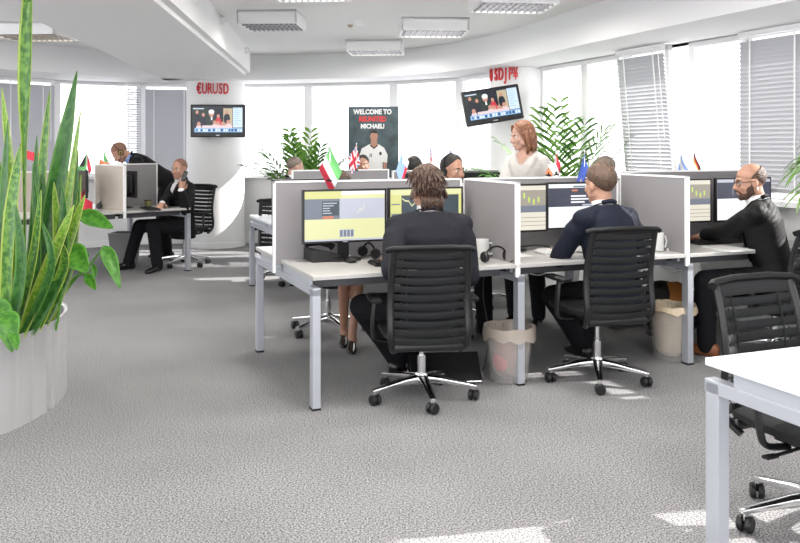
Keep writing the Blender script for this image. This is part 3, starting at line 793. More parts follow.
def hair_cap(H, hc, limit, thick, noise=0.0, seed=1, start=None, rad=(.078, .099, .092), cen=(0, -.014, .032), s=1.0):
    """closed shell over the skull; limit(azimuth) gives how far down (degrees from crown) the hair reaches"""
    random.seed(seed); b = MB(); nA, nP = 40, 14
    def pt(az, ph, k):
        v = V((math.sin(ph)*math.sin(az), math.sin(ph)*math.cos(az), math.cos(ph)))
        return hc + H @ (V((cen[0] + v.x*(rad[0]+k), cen[1] + v.y*(rad[1]+k), cen[2] + v.z*(rad[2]+k)))*s)
    outer, inner = [], []
    nz = [[random.uniform(-1, 1) for _ in range(nA)] for _ in range(nP+1)]
    for j in range(nP + 1):
        ro, ri = [], []
        for i in range(nA):
            az = 2*math.pi*i/nA; lim = R(limit(az)); st = R(start(az)) if start else lim*.012; ph = st + (lim - st) * j/nP
            e = min(1.0, (1.02 - j/nP)/.4)
            ro.append(pt(az, ph, thick*e + noise*nz[j][i]*(e + .3))); ri.append(pt(az, ph, -.012))
        outer.append(b.ring(ro)); inner.append(b.ring(ri))
    b.skin(outer, cap=False); b.skin(inner, cap=False); b.skin([outer[-1], inner[-1]], cap=False)
    b.skin([inner[0], outer[0]], cap=False)
    return b
def lim_fn(front, side, backv):
    def f(az):                     # az 0 = front, 180 = back
        c = math.cos(az)
        return side + (front - side) * max(0, c) ** 1.4 if c > 0 else side + (backv - side) * (-c) ** .9
    return f

def person(label, pel, yaw, lean=8, twist=0, head_yaw=0, head_pitch=8, s=1.05, hz=None, stand=False,
           hands=(None, None), feet=(None, None), knee=None, elbow=((-.7, -.4, -.6), (.7, -.4, -.6)), hand_dir=(None, None), hand_n=(None, None), curl=(.5, .5),
           jacket=M_SUIT, trousers=M_TROU, shirt=M_SHIRT, shoes=M_SHOE, skin=M_SKIN, hair='short', hair_m=M_HBR, voxel=.0075, female=False,
           skirt=False, sleeves='long', extras=(), beard=None, collar=True, lower=True, head_roll=0, shoulder=None, tie=None, sh_lift=0, vneck=False):
    """pel: plan position of the pelvis; targets are world points"""
    yr = yaw_of(yaw); Rt = Matrix.Rotation(-yr, 3, 'Z'); base = V((pel[0], pel[1], 0))
    def loc(p): return Rt @ (V(p) - base)
    hz = hz or (.93*s if stand else .515)
    pelv = V((0, 0, hz)); k = s
    B = Matrix.Rotation(R(twist), 3, 'Z') @ Matrix.Rotation(R(-lean), 3, 'X')
    r_, f_, u_ = B @ V((1, 0, 0)), B @ V((0, 1, 0)), B @ V((0, 0, 1))
    tw2 = Matrix.Rotation(R(twist*.5), 3, 'Z') @ Matrix.Rotation(R(-lean*.8), 3, 'X')
    T = lambda h, y=0.0: pelv + u_*h*k + f_*y*k
    shw = shoulder or (.168 if female else .192)
    hair_s = k
    H = Matrix.Rotation(R(head_yaw), 3, 'Z') @ Matrix.Rotation(R(head_roll), 3, 'Y') @ Matrix.Rotation(R(-head_pitch), 3, 'X')
    nb = T(.525, -.005); hc = nb + u_*.035*k + H @ V((0, .022, .100))*k
    SHL = {-1: T(.458+sh_lift, -.01) - r_*shw*k, 1: T(.458+sh_lift, -.01) + r_*shw*k}
    hip = {-1: pelv + V((-.092*k, 0, 0)), 1: pelv + V((.092*k, 0, 0))}
    arms, legs = {}, {}
    for i, sd in enumerate((-1, 1)):
        tgt = hands[i]
        t = loc(tgt) if tgt is not None else SHL[sd] + V((sd*.06, .05, -.56*k))
        arms[sd] = (SHL[sd],) + ik(SHL[sd], t, .295*k, .255*k, Matrix.Rotation(R(twist), 3, 'Z') @ V(elbow[i]))
        tgt = feet[i]
        if tgt is None: t = hip[sd] + (V((sd*.02, .02, -hz + .085)) if stand else V((sd*.05, .42, -hz + .085)))
        else: t = loc(tgt); t.z += .085
        kh = knee[i] if knee else (V((sd*.15, 1, .3)) if stand else V((sd*.25, .6, 1)))
        legs[sd] = (hip[sd],) + ik(hip[sd], t, .435*k, .42*k, kh)
    b = MB()
    # torso under the clothes
    tg = k*(.78 if female else 1)
    b.loft([(T(-.09), r_*.11*tg, f_*.08*k), (T(-.03), r_*.15*tg, f_*.10*k), (T(.10), r_*.135*tg, f_*.095*k), (T(.25), r_*.14*tg, f_*.10*k), (T(.40), r_*.165*tg, f_*.10*k), (T(.48), r_*.14*tg, f_*.075*k), (T(.53), r_*.06*k, f_*.055*k)], 24)
    hm = lambda p: hc + H @ (V(p)*k)
    b.cap(T(.49, -.008), hm((0, -.02, -.05)), .058*k*(.86 if female else 1), .054*k*(.86 if female else 1), 16)
    Hm = Matrix.Translation(hc) @ H.to_4x4() @ Matrix.Scale(k, 4)
    b.ell((0, -.014, .032), (.075, .096, .087), Hm, 3)
    b.ell((0, .028, -.025), (.063 if not female else .059, .064, .085), Hm, 3)
    b.ell((0, .042, -.083), (.047 if not female else .040, .043, .032), Hm, 2)
    b.ell((0, .074, -.100), (.020, .016, .015), Hm, 2); b.ell((0, .074, .022), (.052, .020, .011), Hm, 2)
    for sx in (-1, 1):
        b.ell((sx*.036, .064, -.030), (.024, .022, .022), Hm, 2)
        b.ell((sx*.076, -.006, -.012), (.011, .021, .033), Hm, 2); b.ell((sx*.056, .01, -.055), (.016, .04, .03), Hm, 2)
    b.cap(hm((0, .088, .008)), hm((0, .108, -.030)), .008*k, .0125*k, 10); b.ell((0, .101, -.034), (.019, .012, .009), Hm, 2)
    b.ell((0, .087, -.061), (.023, .011, .006), Hm, 2); b.ell((0, .086, -.072), (.020, .011, .006), Hm, 2)
    for i, sd in enumerate((-1, 1)):
        a, e, w = arms[sd]
        b.cap(a, e, .046*k, .038*k, 12); b.cap(e, w, .038*k, .025*k, 12)
        d = Rt @ V(hand_dir[i]) if hand_dir[i] is not None else (w - e)
        n = Rt @ V(hand_n[i]) if hand_n[i] is not None else V((0, 0, 1))
        if abs(V(d).normalized().dot(V(n).normalized())) > .93: n = V((sd, .3, .2))
        add_hand(b, w, d, n, sd, curl[i], k * (.9 if female else 1.0))
        if lower:
            a, q, w = legs[sd]
            rr = .88 if female else 1
            b.cap(a, q, .075*k*rr, .052*k*rr, 14); b.cap(q, w, .052*k*rr, .033*k*rr, 14)
            b.cap(q.lerp(w, .12), q.lerp(w, .45), .052*k*rr, .046*k*rr, 14)
            b.cap(w, w + V((0, .02, -.04)), .034*k, .03*k, 10)
    me = remesh(b, voxel, 2)
    o = link_mesh('person', me, skin, None, True, 180)
    o.location = base; o.rotation_euler = (0, 0, yr)
    tag(o, label, 'person')
    # eyes and brows
    for sx in (-1, 1):
        e = MB(); e.mi = 0; e.ell((sx*.031, .0735, .002), (.0135, .012, .0085), Hm, 2)
        e.mi = 1; e.ell((sx*.031, .0815, .002), (.0058, .0055, .0058), Hm, 2)
        e.build('eye', [M_EYEW, M_EYED], o, True)
    if hair_m:
        for sx in (-1, 1):
            e = MB(); e.tube([hm((sx*.014, .090, .021)), hm((sx*.030, .089, .026)), hm((sx*.047, .077, .020))], [.003*k, .0038*k, .002*k], 6); e.build('eyebrow', hair_m, o, True)
    # trousers or skirt, shoes
    if lower:
        for i, sd in enumerate((-1, 1)):
            a, q, w = legs[sd]
            d = (w - q); dh = V((0, 1, 0)) if feet[i] is None else V((sd*.15, 1, 0))
            if len(extras) and 'toe%d' % i in dict(extras): dh = loc(V(dict(extras)['toe%d' % i]) + base)
            dh = V(dh); dh.z = 0; dh.normalize(); sv = V((dh.y, -dh.x, 0)); g = V((w.x, w.y, w.z - .085))
            c = MB()
            if female:
                rows = [(g - dh*.055 + V((0, 0, .075)), sv*.024, V((0, 0, .025))), (g - dh*.03 + V((0, 0, .065)), sv*.028, V((0, 0, .03))), (g + dh*.05 + V((0, 0, .035)), sv*.028, V((0, 0, .022))), (g + dh*.12 + V((0, 0, .018)), sv*.036, V((0, 0, .018))), (g + dh*.17 + V((0, 0, .014)), sv*.028, V((0, 0, .013))), (g + dh*.20 + V((0, 0, .012)), sv*.010, V((0, 0, .008)))]
                c.loft(rows, 16, 2.4); c.cyl(g - dh*.045 + V((0, 0, .06)), g - dh*.05, .013, .006, 8)
            else:
                rows = [(g - dh*.085 + V((0, 0, .045)), sv*.022, V((0, 0, .03))), (g - dh*.07 + V((0, 0, .048)), sv*.036, V((0, 0, .045))), (g + dh*.0 + V((0, 0, .052)), sv*.040, V((0, 0, .052))), (g + dh*.07 + V((0, 0, .042)), sv*.044, V((0, 0, .040))), (g + dh*.14 + V((0, 0, .030)), sv*.049, V((0, 0, .029))), (g + dh*.19 + V((0, 0, .024)), sv*.042, V((0, 0, .022))), (g + dh*.215 + V((0, 0, .02)), sv*.022, V((0, 0, .014)))]
                c.loft(rows, 18, 2.5)
            c.build('shoe', shoes, o, True, 180)
        c = MB()
        if skirt:
            c.loft([(T(-.11), r_*.16*k, f_*.12*k), (T(.02), r_*.175*k, f_*.125*k), (T(.14), r_*.145*k, f_*.105*k)], 20)
            for sd in (-1, 1): c.cap(legs[sd][0], legs[sd][0].lerp(legs[sd][1], .8), .095*k, .085*k, 14)
            c.cap(legs[-1][0].lerp(legs[-1][1], .4), legs[1][0].lerp(legs[1][1], .4), .08*k, .08*k)
            link_mesh('skirt', remesh(c, voxel*1.2, 3), trousers, o, True, 180)
        else:
            c.loft([(T(-.10), r_*.13*k, f_*.10*k), (T(-.04), r_*.175*k, f_*.125*k), (T(.05), r_*.17*k, f_*.12*k), (T(.14), r_*.15*k, f_*.108*k)], 20)
            for sd in (-1, 1):
                a, q, w = legs[sd]
                c.cap(a, q, .098*k, .074*k, 16); c.cap(q, w + (q-w)*.0, .074*k, .058*k, 16)
                c.cap(q.lerp(w, .5), w + V((0, 0, -.012)), .064*k, .060*k, 16)
            link_mesh('trousers', remesh(c, voxel*1.2, 3), trousers, o, True, 180)
    # shirt: collar band and a chest panel that shows in the jacket's opening
    if collar:
        c = MB(); q0, q1 = T(.505, -.004), T(.565, .004)
        c.loft([(q0, r_*.072*k, f_*.068*k), (q0.lerp(q1, .5), r_*.066*k, f_*.064*k), (q1, r_*.063*k, f_*.063*k)], 20)
        c.loft([(T(.16, .105), r_*.02*k, f_*.012*k), (T(.30, .112), r_*.045*k, f_*.014*k), (T(.42, .104), r_*.06*k, f_*.016*k), (T(.50, .06), r_*.055*k, f_*.022*k)], 14)
        for i, sd in enumerate((-1, 1)):
            a, e_, w = arms[sd]; dd = (w - e_).normalized(); cf = MB(); cf.cap(w - dd*.035*k, w - dd*.008*k, .037*k, .036*k, 14); cf.build('shirt_cuff', shirt, o, True, 180)
        link_mesh('shirt', remesh(c, voxel*.8, 1), shirt, o, True, 180)
    if tie:
        c = MB(); c.loft([(T(.20, .126), r_*.030*k, f_*.006), (T(.36, .128), r_*.024*k, f_*.006), (T(.465, .10), r_*.016*k, f_*.012), (T(.49, .085), r_*.020*k, f_*.014)], 12); c.build('tie', tie, o, True)
    # jacket / blouse
    if jacket:
        c = MB(); g = 1.0 if not female else .82
        hem = -.13 if not stand else -.16
        op = .0
        c.loft([(T(hem, .0), r_*.178*k*g, f_*.125*k), (T(-.02), r_*.184*k*g, f_*.135*k), (T(.12, .0), r_*(.168 if not female else .150)*k*g, f_*.122*k), (T(.26), r_*.175*k*g, f_*.125*k), (T(.38, -.004), r_*.195*k*g, f_*.128*k)] + ([(T(.445, -.012), r_*.178*k*g, f_*.105*k), (T(.495, -.02), r_*.110*k*g, f_*.080*k), (T(.53, -.022), r_*.085*k*g, f_*.066*k)] if not vneck else [(T(.435, -.008), r_*.180*k*g, (f_*.115 - u_*.01)*k), (T(.468, -.012), r_*.120*k*g, (f_*.10 - u_*.05)*k), (T(.478, -.016), r_*.085*k*g, (f_*.088 - u_*.085)*k)]), 28, 2.4)
        sl = {'long': .93, 'short': -.45}[sleeves]
        for sd in (-1, 1):
            a, e_, w = arms[sd]
            c.cap(a - r_*sd*.03*k - u_*.012*k, a.lerp(e_, .35), .072*k*g, .066*k*g, 16)
            c.cap(T(.488, -.015) + r_*sd*(.07 if not vneck else .085)*k, a - u_*.004*k, .050*k*g, .062*k*g, 14)
            if vneck:
                c.loft([(T(.51, -.01) + r_*sd*.088*k, r_*.030*k, f_*.035*k), (T(.475, .060) + r_*sd*.085*k, r_*.042*k, f_*.022*k), (T(.42, .092) + r_*sd*.068*k, r_*.050*k, f_*.022*k), (T(.36, .105) + r_*sd*.045*k, r_*.046*k, f_*.022*k), (T(.30, .108) + r_*sd*.02*k, r_*.040*k, f_*.02*k)], 14)
            if sleeves == 'long':
                c.cap(a.lerp(e_, .3), e_, .067*k*g, .058*k*g, 16); c.cap(e_, e_.lerp(w, .90), .058*k*g, .044*k*g, 16)
            else:
                c.cap(a.lerp(e_, .1), a.lerp(e_, .75), .066*k, .066*k, 14)
        jm = remesh(c, voxel*1.15, 3)
        jo = link_mesh('jacket' if not female else 'blouse', jm, jacket, o, True, 180)
        if collar:
            # lapels and collar lie over the chest
            c = MB()
            for sd in (-1, 1):
                c.loft([(T(.14, .128) + r_*sd*.010*k, r_*.012*k, f_*.006), (T(.30, .134) + r_*sd*.045*k, r_*.024*k, f_*.007), (T(.40, .122) + r_*sd*.070*k, r_*.034*k, f_*.008), (T(.49, .075) + r_*sd*.070*k, r_*.022*k, f_*.012), (T(.535, .0) + r_*sd*.074*k, r_*.012*k, f_*.02), (T(.545, -.055) + r_*sd*.05*k, r_*.02*k, f_*.012)], 12)
            c.tube([T(.545, -.05) + r_*.055*k, T(.55, -.074), T(.545, -.05) - r_*.055*k], [.014*k]*3, 8)
            c.build('lapels', jacket, jo, True, 180)
    # hair
    kw = dict(s=k)
    if hair == 'short': hb = hair_cap(H, hc, lim_fn(58, 99, 150), .012, .003, 3, **kw)
    elif hair == 'crop': hb = hair_cap(H, hc, lim_fn(44, 96, 146), .007, .0015, 4, **kw)
    elif hair == 'shaved': hb = hair_cap(H, hc, lim_fn(44, 96, 140), .002, 0, 4, None, rad=(.075, .096, .087), **kw)
    elif hair == 'bald':
        hb = hair_cap(H, hc, lim_fn(80, 98, 142), .0025, .0006, 4, lambda az: 74 - 34*max(0, -math.cos(az)) + 50*max(0, math.cos(az)) if math.cos(az) < .3 else lim_fn(80, 98, 142)(az) - 1, (.075, .096, .087), **kw)
    elif hair == 'shaggy':
        hb = hair_cap(H, hc, lim_fn(58, 100, 140), .016, .005, 5, **kw)
    elif hair == 'long':
        hb = hair_cap(H, hc, lim_fn(50, 96, 135), .012, .002, 6, **kw)
    ho = None
    if hair == 'shaggy':
        random.seed(11)
        for i in range(270):
            az = random.uniform(0, 2*math.pi); ph = random.uniform(.1, 2.15)
            if math.cos(az) > .2 and ph > 1.0: continue
            v = V((math.sin(ph)*math.sin(az), math.sin(ph)*math.cos(az), math.cos(ph)))
            p0 = V((0, -.014, .032)) + V((v.x*.086, v.y*.107, v.z*.098)); fl = V((v.x*.25 + random.uniform(-.35, .35), v.y*.2 - .15, -1 - .2*v.z)); fl -= v*fl.dot(v)*.9
            L = random.uniform(.045, .085); p1 = p0 + fl.normalized()*L*.55 + v*.009; p2 = p0 + fl.normalized()*L + v*random.uniform(.0, .012)
            hb.tube([hm(p0), hm(p1), hm(p2)], [.0080*k, .0065*k, .0012*k], 6, flat=.6)
        for i in range(11):
            x = -.055 + .011*i; p0 = V((x, -.088 + x*x*6, -.045)); hb.tube([hm(p0), hm(p0 + V((x*.08, -.016, -.035))), hm(p0 + V((x*.2 + random.uniform(-.008, .008), -.004, -.080 - random.uniform(0, .02))))], [.012*k, .010*k, .002*k], 6, flat=.7)
        for sx in (-1, 1):
            for j in range(4):
                p0 = V((sx*.082, -.01 - .016*j, -.01)); hb.tube([hm(p0), hm(p0 + V((sx*.014, -.006, -.03))), hm(p0 + V((sx*.020, -.014, -.055)))], [.012*k, .010*k, .002*k], 6, flat=.7)
    if hair == 'long':
        random.seed(21)
        for i in range(46):
            az = R(random.uniform(78, 282)); v = V((math.sin(az), math.cos(az), 0)); p0 = V((v.x*.078, -.014 + v.y*.098, .02))
            L = random.uniform(.15, .19); sp = random.uniform(-.008, .010)
            hb.tube([hm(p0 + V((0, 0, .03))), hm(p0 + V((v.x*.012, v.y*.008, -.05))), hm(p0 + V((v.x*(.008+sp), v.y*.002 + .006, -L*.75))), hm(p0 + V((v.x*(-.012+sp), .012 - v.y*.004, -L)))], [.013*k, .013*k, .010*k, .003*k], 7, flat=.6)
        for sx in (-1, 1):
            hb.tube([hm((sx*.02, .07, .105)), hm((sx*.066, .05, .055)), hm((sx*.080, .018, -.01)), hm((sx*.076, .012, -.075))], [.010*k, .016*k, .014*k, .008*k], 8, flat=.6)
    if hair_m: ho = hb.build('hair', hair_m, o, True, 180)
    if beard:
        c = MB()
        c.ell((0, .040, -.085), (.0535, .048, .034), Hm, 3); c.ell((0, .072, -.100), (.026, .020, .019), Hm, 2)
        for sd in (-1, 1):
            c.ell((sd*.060, .020, -.055), (.0135, .034, .034), Hm, 2); c.ell((sd*.068, .004, -.02), (.009, .014, .03), Hm, 2)
        c.tube([hm((-.030, .080, -.066)), hm((-.018, .094, -.052)), hm((0, .100, -.050)), hm((.018, .094, -.052)), hm((.030, .080, -.066))], [.006*k]*5, 7)
        bo = link_mesh('beard', remesh(c, .005, 1), beard, o, True, 180)
    ex = dict(extras)
    if 'glasses' in ex:
        c = MB()
        for sd in (-1, 1):
            c.tube([hm((sd*.034 + .025*math.cos(q*math.pi/8), .0935 - .010*abs(math.cos(q*math.pi/8))*(1 if sd*math.cos(q*math.pi/8) > 0 else 0), .000 + .018*math.sin(q*math.pi/8))) for q in range(16)], .0026*k, 6, closed=True)
            c.tube([hm((sd*.060, .082, .006)), hm((sd*.078, .04, .006)), hm((sd*.083, -.01, .004))], .0026*k, 6)
        c.tube([hm((-.010, .096, .004)), hm((.010, .096, .004))], .0026*k, 6)
        c.build('glasses', M_BLK, o, True)
    if 'headset' in ex:
        c = MB(); c.tube([hm((.093*math.sin(q), -.014 - .01*abs(math.cos(q)), .025 + .108*math.cos(q))) for q in [R(-98 + 14*j) for j in range(15)]], .0065*k, 8, flat=.6)
        for sd in (-1, 1): c.lathe([(0, -.012), (.028*k, -.012), (.032*k, -.004), (.032*k, .010), (0, .012)], 18, Hm @ tr(sd*.094, -.008, -.008) @ ry(math.pi/2))
        hs = c.build('headset', M_BLKM, o, True)
        c = MB(); sd = ex['headset']; c.tube([hm((sd*.096, .0, -.02)), hm((sd*.088, .05, -.055)), hm((sd*.05, .105, -.07))], .003*k, 6); c.ell(hm((sd*.048, .106, -.071)), .008*k); c.build('microphone', M_BLKM, hs, True)
        if ex.get('ring'):
            c = MB(); c.lathe([(.013*k, -.001), (.020*k, .0), (.013*k, .001)], 16, Hm @ tr(ex['headset']*.107, -.008, -.008) @ ry(math.pi/2)); c.build('ear_ring', mat('brass_ring', (.55, .36, .12), .4, .6), hs)
    return o, dict(hm=hm, arms=arms, legs=legs, T=T, H=H, base=base, yr=yr)

# --- front row
Hd1 = [D(.53, .22, .765), D(.86, .26, .765)]
p1, i1 = person('man with shaggy brown hair in a charcoal suit, seated with his back to us', (.185, 4.93), 104, lean=6, twist=0, head_yaw=4, head_pitch=12, s=1.07, hz=.50,
    hands=Hd1, feet=(wp(399, 372, 5.35)*V((1, 1, 0)), D(.80, .55, 0)), elbow=((-.25, -.5, -1), (.3, -.5, -1)), shoulder=.192, knee=(V((-1.0, .5, .8)), V((.25, .6, 1))),
    hair='shaggy', hair_m=M_HBR, jacket=M_SUIT, collar=True, extras=(('toe0', (.5, .8, 0)),))
Hd2 = [wp(559, 250, 5.62), D(2.22, .34, .765)]
p2, i2 = person('man with short light brown hair in a navy suit, seated with his back to us', (1.365, 5.29), 112, lean=11, twist=10, head_yaw=10, head_pitch=4, s=1.05, hz=.525,
    hands=Hd2, feet=(wp(583, 352, 5.75)*V((1, 1, 0)), D(2.1, .5, 0)), elbow=((-.9, -.6, -.55), (.4, -.5, -1)), hand_dir=((-.9, .45, -.1), None), knee=(V((-.9, .5, 1)), V((.25, .6, 1))),
    hair='short', hair_m=M_HLB, jacket=M_SUITB, shoulder=.198, extras=(('toe0', (-.3, .9, 0)),))
Hd3 = [wp(697, 238, 6.30), wp(706, 240, 6.36)]
p3, i3 = person('balding man with glasses and beard in a black suit, seen side on at the right', (2.64, 5.85), 128, lean=14, twist=22, head_yaw=48, head_pitch=8, s=1.06, hz=.525,
    hands=Hd3, feet=(V((2.13, 5.80, 0)), D(3.0, .55, 0)), elbow=((-.7, -.3, -.8), (.7, -.3, -.7)), knee=(V((-.5, .2, 1)), V((.2, .6, 1))),
    hair='bald', hair_m=M_HLB, jacket=M_SUITK, skin=M_SKIN, beard=M_BEARD, shoes=M_SHOEB, extras=(('glasses', 1), ('toe0', (-.6, .55, 0))))
# --- far side of the front row
p4, i4 = person('woman whose bare legs in heels show under the left front desk, brown hair above', D(.70, 1.80).xy, -66, lean=8, head_pitch=20, s=.99, hz=.50, female=True, skirt=True,
    hands=(D(.86, 1.25, .765), D(.46, 1.25, .765)), feet=(wp(352, 343, 6.02)*V((1, 1, 0)), wp(344, 338, 6.2)*V((1, 1, 0))), hair='long', hair_m=M_HBR, jacket=M_SUITK, trousers=M_TROU, skin=M_SKINT, collar=False, knee=(V((-.1, .7, 1)), V((.1, .7, 1))), extras=(('toe0', (.05, -1, 0)), ('toe1', (.05, -1, 0))), voxel=.009)
p5, i5 = person('dark-haired man wearing a headset, his face over the divider right of centre', D(1.74, 1.97).xy, -62, lean=6, head_yaw=14, head_pitch=3, s=1.07, hz=.55,
    hands=(D(1.95, 1.3, .765), D(1.5, 1.3, .765)), feet=(D(1.75, 1.30, 0), D(1.55, 1.36, 0)), hair='crop', hair_m=M_HBK, skin=M_SKIN, jacket=M_SUITK, extras=(('headset', 1),), voxel=.009)
p6, i6 = person('grey-haired man almost hidden behind the navy-suited man', D(3.28, 1.98).xy, -75, lean=8, head_pitch=14, s=1.07, hz=.53,
    hands=(D(3.4, 1.3, .765), D(3.0, 1.3, .765)), feet=(D(3.05, 1.15, 0), D(2.8, 1.2, 0)), hair='short', hair_m=M_HGR, skin=M_SKIN, voxel=.010)
p7, i7 = person('auburn-haired woman standing in a cream V-neck blouse below the tilted television', (1.055, 6.92), 238, lean=2, twist=-6, head_yaw=-42, head_pitch=10, s=.972, stand=True, female=True,
    hands=(V((1.35, 6.80, .82)), V((.72, 6.72, .80))), sleeves='short', vneck=True, shoulder=.132, hair='long', hair_m=M_HRED, jacket=M_BLOUSE, trousers=M_TROU, skin=M_SKINP, collar=False, elbow=((-.5, -.6, -.3), (.5, -.6, -.3)), voxel=.007)
# --- second row
p8, i8 = person('dark-haired man in the second row, only the top of his head over the divider', (.165, 9.10), 100, lean=6, head_pitch=2, s=1.05, hz=.52, hands=(D(2.1, 3.1, .765), D(2.5, 3.1, .765)), feet=(D(2.2, 2.9, 0), D(2.45, 2.9, 0)), hair='short', hair_m=M_HBK, skin=M_SKINT, voxel=.012)
p9, i9 = person('man in front of the poster, showing just his forehead and eyes above the divider', (-.49, 11.0), -88, lean=5, head_pitch=0, s=1.04, hz=.53, feet=(None, None), hands=(V((-.3, 10.55, .765)), V((-.7, 10.55, .765))), hair='crop', hair_m=M_HBK, skin=M_SKINT, voxel=.011)
p10, i10 = person('grey-haired man by the potted palm, head turned away behind the white divider edge', (-1.34, 9.95), 10, lean=6, head_yaw=20, head_pitch=10, s=1.04, hz=.53, hair='shaved', hair_m=M_HGR, skin=M_SKINP, jacket=M_SUITK, voxel=.011)
# --- left group
p11, i11 = person('shaven-headed man in a black suit holding a phone to his ear at the left desk', (-2.64, 10.12), 222, lean=2, twist=0, head_yaw=26, head_pitch=4, s=1.06, hz=.485,
    hands=(wp(181, 190, 9.70), wp(160, 207, 9.62)), feet=(wp(157, 266, 9.72)*V((1, 1, 0)), wp(128, 262, 9.9)*V((1, 1, 0))), elbow=((-.5, .5, -1), (.6, -.2, -.8)), knee=(V((-.1, .8, 1)), V((.2, .8, 1))), hand_dir=((.15, .25, 1), None), hand_n=((.6, -1, .2), None), curl=(1.0, .5),
    hair='shaved', hair_m=M_STUB, jacket=M_SUITK, skin=M_SKIN, extras=(('toe0', (-.3, -1, 0)), ('toe1', (-.8, -.6, 0))), voxel=.0085)
p12, i12 = person('man with a headset bending over behind the left divider, blue and white at his collar', (-3.03, 10.9), 203, lean=57, twist=0, head_yaw=-6, head_pitch=48, s=1.07, stand=True,
    hands=(wp(113, 190, 10.3), wp(128, 196, 10.5)), elbow=((-.8, -.2, -.3), (.8, -.2, .2)), hair='shaved', hair_m=M_STUB, jacket=M_SUITK, skin=M_SKIN, shirt=mat('blue_shirt', (.25, .36, .68), .7), extras=(('headset', -1), ('ring', 1)), voxel=.0085)

# ------------------------------------------------------------------ monitors
S_YEL = E('page_yellow', (.66, .66, .26), .5); S_YELL = E('page_pale_yellow', (.72, .72, .40), .5); S_SLATE = E('page_slate', (.18, .20, .25), .5); S_LSL = E('page_light_slate', (.50, .52, .60), .5)
S_WH = E('page_white', (.88, .90, .93), .5); S_CH = E('chart_dark', (.055, .075, .09), .5); S_LIME = E('chart_line', (.55, .75, .15), .5); S_ORG = E('page_orange', (.62, .20, .10), .5); S_SEP = E('page_sepia', (.34, .31, .26), .5); S_CRM = E('page_cream', (.72, .68, .58), .5); S_NV = E('page_navy', (.05, .055, .085), .5); S_OFF = mat('screen_off', (.01, .01, .012), .15)
SCM = [S_YEL, S_YELL, S_SLATE, S_LSL, S_WH, S_CH, S_LIME, S_ORG, S_SEP, S_CRM, S_NV, S_OFF]
def monitor(label, loc, face, w=.52, h=.325, zc=1.03, page=None, group='desk monitors'):
    """face: world direction the screen looks, in degrees"""
    t = thing('monitor', label, 'monitor', (loc[0], loc[1], .741), R(face + 90), group)   # local -y is the screen side
    z = zc - .741
    b = MB(); b.box((0, .012, z), (w, .028, h), bev=.004); b.box((0, .035, z), (w*.7, .035, h*.65), bev=.012); b.build('housing', M_BLK, t)
    b = MB(); b.box((0, .045, z*.5+.01), (.07, .022, z), bev=.004); b.build('stand', M_BLKM, t)
    b = MB(); rows = [((0, .05, .006), (.115, 0, 0), (0, .085, 0)), ((0, .05, .014), (.105, 0, 0), (0, .075, 0))]; b.loft(rows, 24, 3); b.build('base', M_BLK, t, True)
    s = MB(); X, Z = w*.5-.014, h*.5-.014
    def rc(x0, z0, x1, z1, mi, lay=0):
        s.mi = mi; y = -.0022 - lay*.0005
        s.quad((x0*X, y, z+z0*Z), (x1*X, y, z+z0*Z), (x1*X, y, z+z1*Z), (x0*X, y, z+z1*Z))
    def line(pts, mi, wd=.035, lay=3):
        for (x0, z0), (x1, z1) in zip(pts, pts[1:]):
            s.mi = mi; y = -.0022 - lay*.0005
            s.quad((x0*X, y, z+(z0-wd)*Z), (x1*X, y, z+(z1-wd)*Z), (x1*X, y, z+(z1+wd)*Z), (x0*X, y, z+(z0+wd)*Z))
    random.seed(len(label))
    if page == 'yellow':
        rc(-1, -1, 1, 1, 1); rc(-1, .70, -.1, 1, 0, 1); rc(-1, -.12, -.14, .70, 2, 1); rc(-.14, -.12, 1, .70, 3, 1); rc(-.1, .86, 1, 1, 4, 1)
        rc(-.58, .02, -.16, .6, 5, 2); rc(-.56, -.10, -.3, .0, 7, 3)
        for k in range(5): rc(-.56, .5-.1*k, -.56+random.uniform(.15, .38), .54-.1*k, 3, 3)
        rc(-.15, -.86, .22, -.55, 3, 1)
        for k in range(4): rc(-.13+.09*k, -.84, -.07+.09*k, -.57, 2, 2)
        rc(-1, -1, 1, -.93, 3, 1); line([(.3, .1), (.38, .3), (.42, .2), (.5, .45)], 9, .03)
    elif page == 'chart':
        rc(-1, -1, 1, 1, 0); rc(-1, .78, 1, 1, 1, 1); rc(-.70, -.8, .92, .75, 5, 1); rc(-.98, -.1, -.74, -.02, 2, 1); rc(-.98, .35, -.74, .40, 2, 1)
        pts = []; y = .62
        for k in range(18): pts.append((-.68 + k*.088, y)); y = max(-.55, min(.6, y + random.uniform(-.22, .13)))
        line(pts, 1, .03)
    elif page == 'sepia':
        rc(-1, -1, 1, 1, 9); rc(-1, .1, 1, .8, 8, 1); rc(-1, .8, 1, .95, 9, 1); rc(-1, -.2, 1, .1, 2, 1)
        for k in range(12):
            x = -.9 + k*.15; y = .45 + .18*math.sin(k*1.1); rc(x, y-.12, x+.05, y+.12, 6, 2)
        for k in range(3): rc(-1, -.45-.18*k, 1, -.42-.18*k, 8, 1)
    elif page == 'web':
        rc(-1, -1, 1, 1, 4); rc(-1, -.05, 1, .82, 10, 1); rc(-.2, .84, .2, .92, 2, 1); rc(-.25, .66, -.06, .74, 7, 2)
        for k, (a, c) in enumerate(((.40, .5), (.26, .62), (.12, .45))): rc(-.28, a, -.28+c, a+.07, 4, 2)
        rc(.1, -.02, .5, .05, 3, 2)
    elif page == 'red':
        rc(-1, -1, 1, 1, 4); rc(-1, .05, 1, .85, 10, 1); rc(-1, .85, 1, 1, 3, 1); rc(.0, .52, .3, .66, 3, 2)
        for k in range(3): rc(.02, .34-.10*k, .45, .39-.10*k, 4, 2)
        rc(-.05, .08, .3, .18, 7, 2); rc(-.45, .2, -.40, .55, 2, 2)
    else: rc(-1, -1, 1, 1, 11)
    s.build('screen', SCM, t)
